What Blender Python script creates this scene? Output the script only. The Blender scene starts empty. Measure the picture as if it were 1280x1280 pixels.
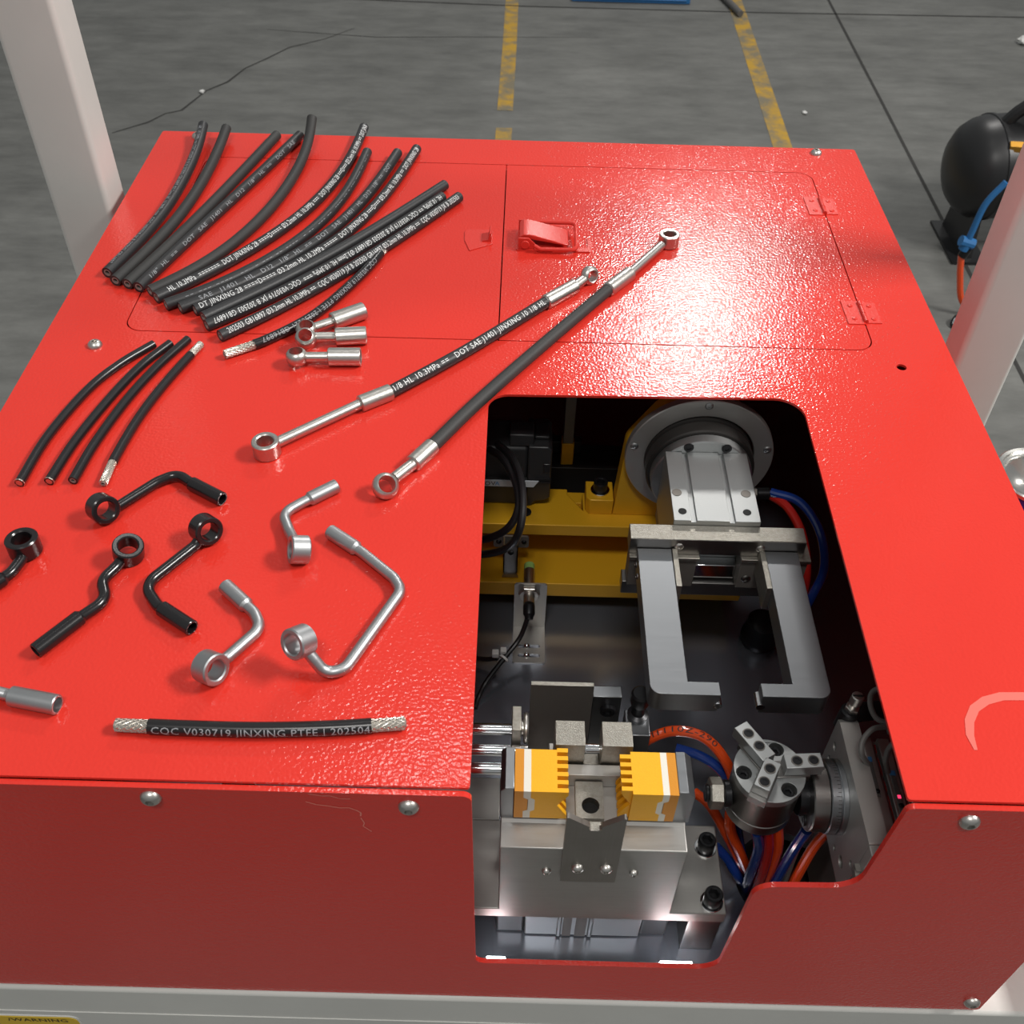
import bpy, bmesh, math, random
import numpy as np
from mathutils import Vector, Matrix
random.seed(7)
S = bpy.context.scene
COL = S.collection
# ------------------------------------------------------------------ camera, world, lights
# frame: x right, y away from the operator, z up; z = 0 is the top of the red hood
cam_d = bpy.data.cameras.new('camera'); cam = bpy.data.objects.new('camera', cam_d); COL.objects.link(cam)
cam_d.sensor_width = 36.0; cam_d.lens = 36.0 * 1282 / 1280; cam_d.clip_start = 0.01; cam_d.clip_end = 60
cam.matrix_world = Matrix.Translation((0, 0, .52)) @ Matrix.Rotation(math.radians(90 - 45.2), 4, 'X') @ Matrix.Rotation(math.radians(1.55), 4, 'Z')
S.camera = cam
cam_d.dof.use_dof = True; cam_d.dof.focus_distance = .82; cam_d.dof.aperture_fstop = 22
W = bpy.data.worlds.new('hall'); S.world = W; W.use_nodes = True
bg = W.node_tree.nodes['Background']; bg.inputs[0].default_value = (.97, 1.0, .99, 1); bg.inputs[1].default_value = .28
def area(name, loc, target, sx, sy, power, col=(1, .97, .93)):
    d = bpy.data.lights.new(name, 'AREA'); d.shape = 'RECTANGLE'; d.size = sx; d.size_y = sy; d.energy = power; d.color = col
    o = bpy.data.objects.new(name, d); COL.objects.link(o); o.location = loc
    o.rotation_euler = (Vector(target) - Vector(loc)).to_track_quat('-Z', 'Y').to_euler()
    return o
area('hall_lamp_far', (1.25, 6.2, 3.9), (.2, .6, 0), 1.0, .35, 84)
area('hall_lamp_right', (3.1, .75, 3.0), (0, .6, 0), 1.2, .5, 178)
area('hall_lamp_overhead', (-.25, 2.0, 3.25), (0, .7, 0), .4, .25, 6)
area('hall_lamp_behind', (-.25, -1.1, 3.4), (0, .5, 0), .9, .4, 50)
vs = S.view_settings; vs.view_transform = 'Standard'; vs.look = 'None'; vs.exposure = 0.0; vs.gamma = 1.0; vs.use_curve_mapping = False

# ------------------------------------------------------------------ materials
def lin(c):
    return tuple(((v / 255) / 12.92 if v / 255 <= .04045 else ((v / 255 + .055) / 1.055) ** 2.4) for v in c)
MATS = {}
def mat(name, col, rough=.5, metal=0., bump=None, var=None, spec=None, coat=0., brushed=None, emit=None, trans=0.):
    m = bpy.data.materials.new(name); m.use_nodes = True; nt = m.node_tree; p = nt.nodes['Principled BSDF']
    c = tuple(col) + (1,)
    p.inputs['Base Color'].default_value = c; p.inputs['Roughness'].default_value = rough; p.inputs['Metallic'].default_value = metal
    if spec is not None: p.inputs['Specular IOR Level'].default_value = spec
    if coat: p.inputs['Coat Weight'].default_value = coat; p.inputs['Coat Roughness'].default_value = .12
    tc = nt.nodes.new('ShaderNodeTexCoord')
    if var:                      # (scale, amount, second colour)
        n = nt.nodes.new('ShaderNodeTexNoise'); n.inputs['Scale'].default_value = var[0]; n.inputs['Detail'].default_value = 6; n.inputs['Roughness'].default_value = .62
        nt.links.new(tc.outputs['Object'], n.inputs['Vector'])
        r = nt.nodes.new('ShaderNodeValToRGB'); r.color_ramp.elements[0].position = .5 - var[1]; r.color_ramp.elements[1].position = .5 + var[1]
        r.color_ramp.elements[0].color = tuple(var[2]) + (1,); r.color_ramp.elements[1].color = c
        nt.links.new(n.outputs['Fac'], r.inputs[0]); nt.links.new(r.outputs[0], p.inputs['Base Color'])
    if brushed:                  # (scale vector, amount): streaks in roughness
        mp = nt.nodes.new('ShaderNodeMapping'); mp.inputs['Scale'].default_value = brushed[0]
        n = nt.nodes.new('ShaderNodeTexNoise'); n.inputs['Scale'].default_value = 1; n.inputs['Detail'].default_value = 4
        nt.links.new(tc.outputs['Object'], mp.inputs[0]); nt.links.new(mp.outputs[0], n.inputs['Vector'])
        mr = nt.nodes.new('ShaderNodeMapRange'); mr.inputs['To Min'].default_value = max(.03, rough - brushed[1]); mr.inputs['To Max'].default_value = rough + brushed[1]
        nt.links.new(n.outputs['Fac'], mr.inputs[0]); nt.links.new(mr.outputs[0], p.inputs['Roughness'])
    if bump:                     # (scale, strength, distance)
        n = nt.nodes.new('ShaderNodeTexNoise'); n.inputs['Scale'].default_value = bump[0]; n.inputs['Detail'].default_value = .6
        nt.links.new(tc.outputs['Object'], n.inputs['Vector'])
        b = nt.nodes.new('ShaderNodeBump'); b.inputs['Strength'].default_value = bump[1]; b.inputs['Distance'].default_value = bump[2]
        nt.links.new(n.outputs['Fac'], b.inputs['Height']); nt.links.new(b.outputs[0], p.inputs['Normal'])
    if emit: p.inputs['Emission Color'].default_value = tuple(emit[0]) + (1,); p.inputs['Emission Strength'].default_value = emit[1]
    MATS[name] = m; return m
RED = mat('red_textured_paint', (.68, .036, .024), .14, bump=(440, .36, .0007), var=(9, .4, (.63, .033, .022)))
REDS = mat('red_paint_hardware', (.65, .035, .024), .26, bump=(600, .25, .0004))
SCR = mat('scratch_mark', (.80, .25, .2), .6)
CHALK = mat('chalk_mark', (.74, .13, .10), .7)
WHITE = mat('white_frame_paint', (.70, .70, .665), .42, var=(7, .35, (.60, .60, .57)), bump=(120, .05, .001))
RUB = mat('black_rubber', (.016, .0165, .018), .48, bump=(800, .15, .0005), var=(40, .4, (.022, .022, .024)))
RUB2 = mat('worn_black_rubber', (.030, .029, .027), .6, bump=(700, .2, .0005), var=(30, .4, (.020, .020, .021)))
PLB = mat('glossy_black_plastic', (.012, .011, .012), .28)
BLK = mat('black_gloss_coating', (.010, .009, .010), .22, spec=.6)
LIN = mat('hose_lining', (.26, .21, .19), .6)
HOLE = mat('dark_bore', (.006, .006, .006), .8)
PRINT = mat('white_print', (.74, .75, .75), .6)
PRINTD = mat('faded_print', (.30, .31, .33), .6)
PRINTB = mat('black_print', (.02, .015, .015), .6)
ZINC = mat('matte_zinc', (.48, .49, .50), .42, 1., bump=(900, .06, .0004), var=(60, .4, (.42, .43, .44)))
NICK = mat('dull_nickel', (.62, .60, .565), .36, 1., bump=(500, .12, .0006), var=(120, .3, (.55, .53, .50)))
BRAID = mat('wire_braid', (.62, .58, .52), .34, 1.)
ALU = mat('machined_aluminium', (.28, .29, .305), .38, 1., brushed=((40, 900, 40), .08), bump=(300, .03, .0004))
ALUS = mat('grey_slide_aluminium', (.46, .45, .43), .45, .8, bump=(900, .08, .0004))
COLLAR_SHADE = mat('black_collar_and_shade', (.035, .032, .03), .4, .5)  # collar's own black; also stands in for shade on parts deep inside
ALUB = mat('bead_blast_aluminium', (.42, .43, .43), .45, 1., bump=(900, .08, .0004))
STEEL = mat('ground_steel', (.27, .26, .25), .34, 1., brushed=((60, 60, 1100), .10), var=(35, .35, (.22, .21, .20)))
STEELX = mat('scratched_ground_steel', (.42, .41, .39), .45, .8, brushed=((25, 700, 700), .12), var=(28, .35, (.33, .32, .305)))
VST = mat('brushed_v_plate', (.30, .28, .26), .38, .9, brushed=((900, 40, 30), .12), var=(40, .3, (.24, .225, .205)))
GRAIN = mat('coarse_ground_steel', (.42, .40, .36), .42, 1., bump=(1500, .4, .0006), var=(450, .25, (.30, .28, .24)))
DARKST = mat('dark_steel', (.17, .155, .14), .5, .5, brushed=((300, 50, 60), .08))
CHROME = mat('chromed_rod', (.75, .75, .76), .10, 1.)
POLISH = mat('polished_base_sheet', (.27, .29, .345), .19, .75, var=(14, .3, (.25, .27, .31)), bump=(60, .015, .001))
OXIDE = mat('black_oxide_steel', (.018, .018, .020), .34, .6)
GOLD = mat('orange_anodised_jaw', (.86, .43, .006), .45, .1, bump=(1600, .25, .0004), var=(700, .4, (.78, .37, .005)))
GOLD2 = mat('brown_orange_strip', (.62, .25, .02), .45, .3, bump=(1600, .25, .0004))
CREAM = mat('cream_strip', (.72, .69, .61), .5, .2, bump=(1500, .2, .0004))
YEL = mat('ochre_machine_paint', (.62, .33, .012), .42, .15, bump=(900, .2, .0005))
SERVO = mat('servo_housing', (.020, .020, .021), .42, bump=(900, .1, .0003))
STICK = mat('silver_sticker', (.52, .56, .60), .4)
SBLUE = mat('print_blue', (.05, .22, .5), .5)
GREEN = mat('green_sensor_cap', (.32, .55, .16), .5)
TIE = mat('white_nylon', (.75, .75, .73), .4)
ORG = mat('orange_air_tube', (.75, .075, .012), .22, coat=.4)
BLU = mat('blue_air_tube', (.008, .035, .20), .2, coat=.4)
REDT = mat('red_air_tube', (.42, .015, .010), .25, coat=.4)
GRY = mat('grey_cable', (.11, .105, .10), .5)
CONC = mat('concrete_floor', (.175, .176, .166), .62, var=(1.6, .28, (.118, .119, .112)), bump=(90, .1, .002))
nt_ = CONC.node_tree; n2 = nt_.nodes.new('ShaderNodeTexNoise'); n2.inputs['Scale'].default_value = 5; n2.inputs['Detail'].default_value = 7; n2.inputs['Roughness'].default_value = .7; mp_ = nt_.nodes.new('ShaderNodeMapping'); mp_.inputs['Scale'].default_value = (.8, 2.2, 1); tc_ = nt_.nodes.new('ShaderNodeTexCoord')
rr_ = nt_.nodes.new('ShaderNodeMapRange'); rr_.inputs['From Min'].default_value = .3; rr_.inputs['From Max'].default_value = .7; rr_.inputs['To Min'].default_value = .68; rr_.inputs['To Max'].default_value = 1.22
mx_ = nt_.nodes.new('ShaderNodeVectorMath'); mx_.operation = 'SCALE'; ps_ = nt_.nodes['Principled BSDF']; src = ps_.inputs['Base Color'].links[0].from_socket
nt_.links.new(tc_.outputs['Object'], mp_.inputs[0]); nt_.links.new(mp_.outputs[0], n2.inputs['Vector']); nt_.links.new(n2.outputs['Fac'], rr_.inputs[0]); nt_.links.new(src, mx_.inputs[0]); nt_.links.new(rr_.outputs[0], mx_.inputs['Scale']); nt_.links.new(mx_.outputs[0], ps_.inputs['Base Color'])
JOINT = mat('dark_joint', (.035, .034, .032), .9)
YLINE = mat('yellow_line_paint', (.50, .29, .02), .6, var=(11, .10, (.20, .17, .11)))
TANK = mat('black_tank_paint', (.012, .012, .013), .38)
BRASS = mat('brass', (.55, .28, .05), .35, 1.)
TIN = mat('tin_lid', (.66, .65, .62), .22, 1.)
TINB = mat('tin_blue', (.025, .02, .22), .35)
TINY = mat('tin_yellow', (.68, .50, .02), .4)
LED = mat('led_strip_light', (.9, .95, 1), .5, emit=((.92, .96, 1.), 34))
REDLED = mat('red_indicator', (.8, .02, .08), .4, emit=((1, .05, .15), 1.2))
WARNY = mat('warning_yellow', (.72, .48, .02), .45)
PAPER = mat('white_litter', (.72, .72, .70), .7)
MBLUE = mat('blue_mat', (.02, .14, .36), .5)

# ------------------------------------------------------------------ mesh helpers
class MB:
    def __init__(s): s.v = []; s.f = []
    def add(s, v, f):
        o = len(s.v); s.v += [tuple(p) for p in v]; s.f += [tuple(i + o for i in q) for q in f]; return s
    def box(s, a, b):
        x0, y0, z0 = a; x1, y1, z1 = b
        return s.add([(x0, y0, z0), (x1, y0, z0), (x1, y1, z0), (x0, y1, z0), (x0, y0, z1), (x1, y0, z1), (x1, y1, z1), (x0, y1, z1)],
                     [(0, 3, 2, 1), (4, 5, 6, 7), (0, 1, 5, 4), (1, 2, 6, 5), (2, 3, 7, 6), (3, 0, 4, 7)])
    def lathe(s, prof, org=(0, 0, 0), axis=(0, 0, 1), n=24, hexr=(), closed=False, ph=0.):
        """prof: (radius, height) list; ring indices in hexr follow a hexagon instead of a circle"""
        org = Vector(org); q = Vector((0, 0, 1)).rotation_difference(Vector(axis).normalized())
        v = []; f = []; m = len(prof)
        for i, (r, h) in enumerate(prof):
            for k in range(n):
                a = 2 * math.pi * k / n + ph; rr = r
                if i in hexr:
                    t = (a % (math.pi / 3)) - math.pi / 6; rr = r * math.cos(math.pi / 6) / math.cos(t)
                v.append(org + q @ Vector((rr * math.cos(a), rr * math.sin(a), h)))
        for i in range(m if closed else m - 1):
            j = (i + 1) % m
            for k in range(n):
                l = (k + 1) % n
                f.append((i * n + k, i * n + l, j * n + l, j * n + k))
        if not closed:
            f.append(tuple(range(n - 1, -1, -1))); f.append(tuple((m - 1) * n + k for k in range(n)))
        return s.add(v, f)
    def cyl(s, p0, p1, r, n=20, r1=None, ch=0.):
        p0 = Vector(p0); d = Vector(p1) - p0; L = d.length; r1 = r if r1 is None else r1
        pr = [(r, 0), (r1, L)] if not ch else [(r - ch, 0), (r, ch), (r1, L - ch), (r1 - ch, L)]
        return s.lathe(pr, p0, d, n)
    def ring(s, c, axis, ro, ri, h, ch=.0006, n=32, bulge=0.):
        a = h / 2
        if bulge:
            outer = [(ro - bulge + bulge * math.cos(t), a * math.sin(t)) for t in [math.radians(x) for x in (-80, -55, -30, 0, 30, 55, 80)]]
            pr = [(ri, -a * .92)] + outer + [(ri, a * .92)]
        else:
            pr = [(ri, -a + ch), (ri + ch, -a), (ro - ch, -a), (ro, -a + ch), (ro, a - ch), (ro - ch, a), (ri + ch, a), (ri, a - ch)]
        return s.lathe(pr, c, axis, n, closed=True)
    def tube(s, pts, r, n=12, ri=None, cap=True):
        P, T, N, B = frames(pts); m = len(P); rr = r if callable(r) else (lambda u: r)
        v = []; f = []
        for i in range(m):
            q = rr(i / (m - 1))
            for k in range(n):
                a = 2 * math.pi * k / n; v.append(P[i] + (N[i] * math.cos(a) + B[i] * math.sin(a)) * q)
        for i in range(m - 1):
            for k in range(n):
                l = (k + 1) % n; f.append((i * n + k, i * n + l, (i + 1) * n + l, (i + 1) * n + k))
        if ri:                      # hollow end with a short bore
            for i, sg in ((0, 1), (m - 1, -1)):
                o = len(v)
                for dep in (0, r * 1.3):
                    for k in range(n):
                        a = 2 * math.pi * k / n; v.append(P[i] + T[i] * dep * sg + (N[i] * math.cos(a) + B[i] * math.sin(a)) * ri)
                for k in range(n):
                    l = (k + 1) % n; qa = (i * n + k, i * n + l, o + l, o + k); qb = (o + k, o + l, o + n + l, o + n + k)
                    f += [qa[::-1], qb[::-1]] if sg > 0 else [qa, qb]
                e = tuple(o + n + k for k in range(n)); f.append(e[::-1] if sg > 0 else e)
        elif cap:
            f.append(tuple(range(n - 1, -1, -1))); f.append(tuple((m - 1) * n + k for k in range(n)))
        return s.add(v, f)
    def prism(s, poly, h0, h1, plane='xy'):
        m = len(poly); mp = {'xy': lambda a, b, h: (a, b, h), 'xz': lambda a, b, h: (a, h, b), 'yz': lambda a, b, h: (h, a, b)}[plane]
        v = [mp(a, b, h0) for a, b in poly] + [mp(a, b, h1) for a, b in poly]
        f = [tuple(range(m)), tuple(range(2 * m - 1, m - 1, -1))] + [(k, m + k, m + (k + 1) % m, (k + 1) % m) for k in range(m)]
        return s.add(v, f)
    def mesh(s, name, smooth=28):
        me = bpy.data.meshes.new(name); me.from_pydata(s.v, [], s.f)
        bm = bmesh.new(); bm.from_mesh(me); bmesh.ops.recalc_face_normals(bm, faces=bm.faces); bm.to_mesh(me); bm.free()
        if smooth: me.shade_smooth(); me.set_sharp_from_angle(angle=math.radians(smooth))
        return me
def frames(pts):
    P = [Vector(p) for p in pts]; m = len(P); T = []
    for i in range(m):
        d = P[min(i + 1, m - 1)] - P[max(i - 1, 0)]; T.append(d.normalized())
    up = Vector((0, 0, 1)) if abs(T[0].z) < .9 else Vector((0, 1, 0))
    n = (up - T[0] * up.dot(T[0])).normalized(); N = [n]
    for i in range(1, m):
        n = T[i - 1].rotation_difference(T[i]) @ n; n = (n - T[i] * n.dot(T[i])).normalized(); N.append(n)
    return P, T, N, [T[i].cross(N[i]) for i in range(m)]
def spline(pts, k=10):
    P = [Vector(p) for p in pts]; P = [P[0] * 2 - P[1]] + P + [P[-1] * 2 - P[-2]]; out = []
    for i in range(1, len(P) - 2):
        a, b, c, d = P[i - 1:i + 3]
        for j in range(k):
            t = j / k
            out.append(.5 * ((2 * b) + (c - a) * t + (2 * a - 5 * b + 4 * c - d) * t * t + (3 * b - a - 3 * c + d) * t ** 3))
    out.append(P[-2]); return out
def fillet(pts, rad, n=8, closed=False):
    """polyline with rounded corners; rad: one radius or one for each point"""
    P = [Vector(p) for p in pts]; m = len(P); out = []
    for i in range(m):
        r = rad[i] if isinstance(rad, (list, tuple)) else rad
        if (not closed and i in (0, m - 1)) or r <= 0: out.append(P[i]); continue
        a, b, c = P[i - 1], P[i], P[(i + 1) % m]
        u = (a - b); w = (c - b); lu, lw = u.length, w.length; u /= lu; w /= lw
        th = u.angle(w)
        if th > math.pi - .02: out.append(b); continue
        d = min(r / math.tan(th / 2), lu * .48 if True else lu, lw * .48)
        r = d * math.tan(th / 2); h = (u + w).normalized(); cen = b + h * (r / math.sin(th / 2))
        s0 = b + u * d - cen; s1 = b + w * d - cen; om = s0.angle(s1)
        for j in range(n + 1):
            t = j / n; out.append(cen + (s0 * math.sin((1 - t) * om) + s1 * math.sin(t * om)) / math.sin(om))
    return out
def fil2(pts, rad, n=7): return [(p.x, p.y) for p in fillet([(a, b, 0) for a, b in pts], rad, n, True)]
def circ(x, y, r, n=28): return [(x + r * math.cos(2 * math.pi * k / n), y + r * math.sin(2 * math.pi * k / n)) for k in range(n)]
def rrect(x0, y0, x1, y1, r): return fil2([(x0, y0), (x1, y0), (x1, y1), (x0, y1)], r)
def plate(name, outer, holes, t0, t1, plane='xy'):
    """flat sheet with holes between t0 and t1 along the third axis"""
    cu = bpy.data.curves.new(name, 'CURVE'); cu.dimensions = '2D'; cu.fill_mode = 'BOTH'; cu.extrude = abs(t1 - t0) / 2
    for lp in [outer] + list(holes):
        sp = cu.splines.new('POLY'); sp.points.add(len(lp) - 1); sp.use_cyclic_u = True
        for i, (a, b) in enumerate(lp): sp.points[i].co = (a, b, 0, 1)
    ob = bpy.data.objects.new('tmp', cu); COL.objects.link(ob); bpy.context.view_layer.update()
    me = bpy.data.meshes.new_from_object(ob.evaluated_get(bpy.context.evaluated_depsgraph_get())); me.name = name
    bpy.data.objects.remove(ob); bpy.data.curves.remove(cu)
    mid = (t0 + t1) / 2
    for v in me.vertices:
        a, b, h = v.co
        v.co = {'xy': (a, b, h + mid), 'xz': (a, h + mid, b), 'yz': (h + mid, a, b)}[plane]
    bm = bmesh.new(); bm.from_mesh(me); bmesh.ops.remove_doubles(bm, verts=bm.verts, dist=1e-6); bmesh.ops.recalc_face_normals(bm, faces=bm.faces); bm.to_mesh(me); bm.free()
    me.shade_smooth(); me.set_sharp_from_angle(angle=math.radians(35))
    me.materials.clear()
    return me
BASE = {}
def obj(name, me, m, parent=None, bevel=0., label=None, kind=None, loc=None, rot=None, seg=2):
    if isinstance(me, MB): me = me.mesh(name)
    if not me.materials: me.materials.append(m)
    o = bpy.data.objects.new(name, me); COL.objects.link(o)
    if loc is not None: o.location = loc
    if rot is not None: o.rotation_mode = 'QUATERNION'; o.rotation_quaternion = rot
    if parent is not None: attach(o, parent)
    if bevel:
        b = o.modifiers.new('edge', 'BEVEL'); b.width = bevel; b.segments = seg; b.limit_method = 'ANGLE'; b.angle_limit = math.radians(40); b.harden_normals = False
    if label: o['label'] = label
    if kind: o['kind'] = kind
    return o
def wmat(o): return o.matrix_basis.copy() if o.parent is None else wmat(o.parent) @ o.matrix_parent_inverse @ o.matrix_basis
def attach(o, p): o.parent = p; o.matrix_parent_inverse = wmat(p).inverted()
def thing(name, label, cat, loc, group=None):
    o = bpy.data.objects.new(name, None); COL.objects.link(o); o.location = loc; o.empty_display_size = .02
    o['label'] = label; o['category'] = cat
    if group: o['group'] = group
    return o
def tag(o, label, cat, group=None):
    o['label'] = label; o['category'] = cat
    if group: o['group'] = group
    return o
def q_to(axis): return Vector((0, 0, 1)).rotation_difference(Vector(axis).normalized())
SHARED = {}
def shared(key, fn):
    if key not in SHARED: SHARED[key] = fn().mesh(key)
    return SHARED[key]
def socket_head(r, h): return MB().lathe([(r * .94, 0), (r, h * .06), (r, h * .9), (r * .9, h), (r * .62, h), (r * .56, h * .96), (r * .56, h * .45)], n=24, hexr=(5, 6))
def button_head(r, h): return MB().lathe([(r, 0), (r * .97, h * .3), (r * .85, h * .62), (r * .66, h * .87), (r * .45, h), (r * .40, h * .97), (r * .38, h * .4)], n=24, hexr=(5, 6))
def screw(kind, r, h, pos, axis, m, parent, name='screw'):
    me = shared('%s_%g_%g_%s' % (kind, r, h, m.name), lambda: (socket_head if kind == 'socket' else button_head)(r, h))
    return obj(name, me, m, parent, loc=pos, rot=q_to(axis))
TXT = {}
def text_mesh(s):
    if s not in TXT:
        cu = bpy.data.curves.new('t', 'FONT'); cu.body = s; cu.size = 1; cu.resolution_u = 2; cu.space_character = 1.08
        ob = bpy.data.objects.new('tmp', cu); COL.objects.link(ob); bpy.context.view_layer.update()
        me = bpy.data.meshes.new_from_object(ob.evaluated_get(bpy.context.evaluated_depsgraph_get()))
        bm = bmesh.new(); bm.from_mesh(me)
        for c in (-.1, .02, .14, .26, .38, .5, .62):
            bmesh.ops.bisect_plane(bm, geom=bm.verts[:] + bm.edges[:] + bm.faces[:], plane_co=(0, c, 0), plane_no=(0, 1, 0))
        bm.to_mesh(me); bm.free()
        TXT[s] = ([tuple(v.co) for v in me.vertices], [tuple(p.vertices) for p in me.polygons])
        bpy.data.objects.remove(ob); bpy.data.curves.remove(cu); bpy.data.meshes.remove(me)
    return TXT[s]
def print_on(pts, r, s, size, a0, u0, u1, m, parent, rev=False):
    """lettering that follows a tube: from arclength fraction u0 to u1, centred at angle a0 from the top"""
    P = [Vector(p) for p in pts]
    if rev: P = P[::-1]
    cum = [0]
    for i in range(1, len(P)): cum.append(cum[-1] + (P[i] - P[i - 1]).length)
    L = cum[-1]; V, F = text_mesh(s); w = max(v[0] for v in V); k = (u1 - u0) * L / w; me_v = []
    for x, y, z in V:
        t = min(max(u0 * L + x * k, 0), L - 1e-6); i = max(j for j in range(len(P) - 1) if cum[j] <= t)
        f = (t - cum[i]) / (cum[i + 1] - cum[i]); c = P[i].lerp(P[i + 1], f)
        d0 = P[min(i + 1, len(P) - 1)] - P[max(i - 1, 0)]; d1 = P[min(i + 2, len(P) - 1)] - P[i]; T = d0.normalized().lerp(d1.normalized(), f).normalized()
        up = Vector((0, 0, 1)); sd = T.cross(up).normalized(); up = sd.cross(T)
        a = math.radians(a0) - (y - .34) * size / r; rr = r + .00018
        me_v.append(c + (up * math.cos(a) + sd * math.sin(a)) * rr)
    me = bpy.data.meshes.new('print'); me.from_pydata(me_v, [], F)
    return obj('print', me, m, parent)
def flat_text(s, h, mtx, m, parent, name='lettering'):
    V, F = text_mesh(s); me = bpy.data.meshes.new(name); me.from_pydata([mtx @ Vector((x * h / .7, y * h / .7, 0)) for x, y, z in V], [], F)
    return obj(name, me, m, parent)
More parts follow.
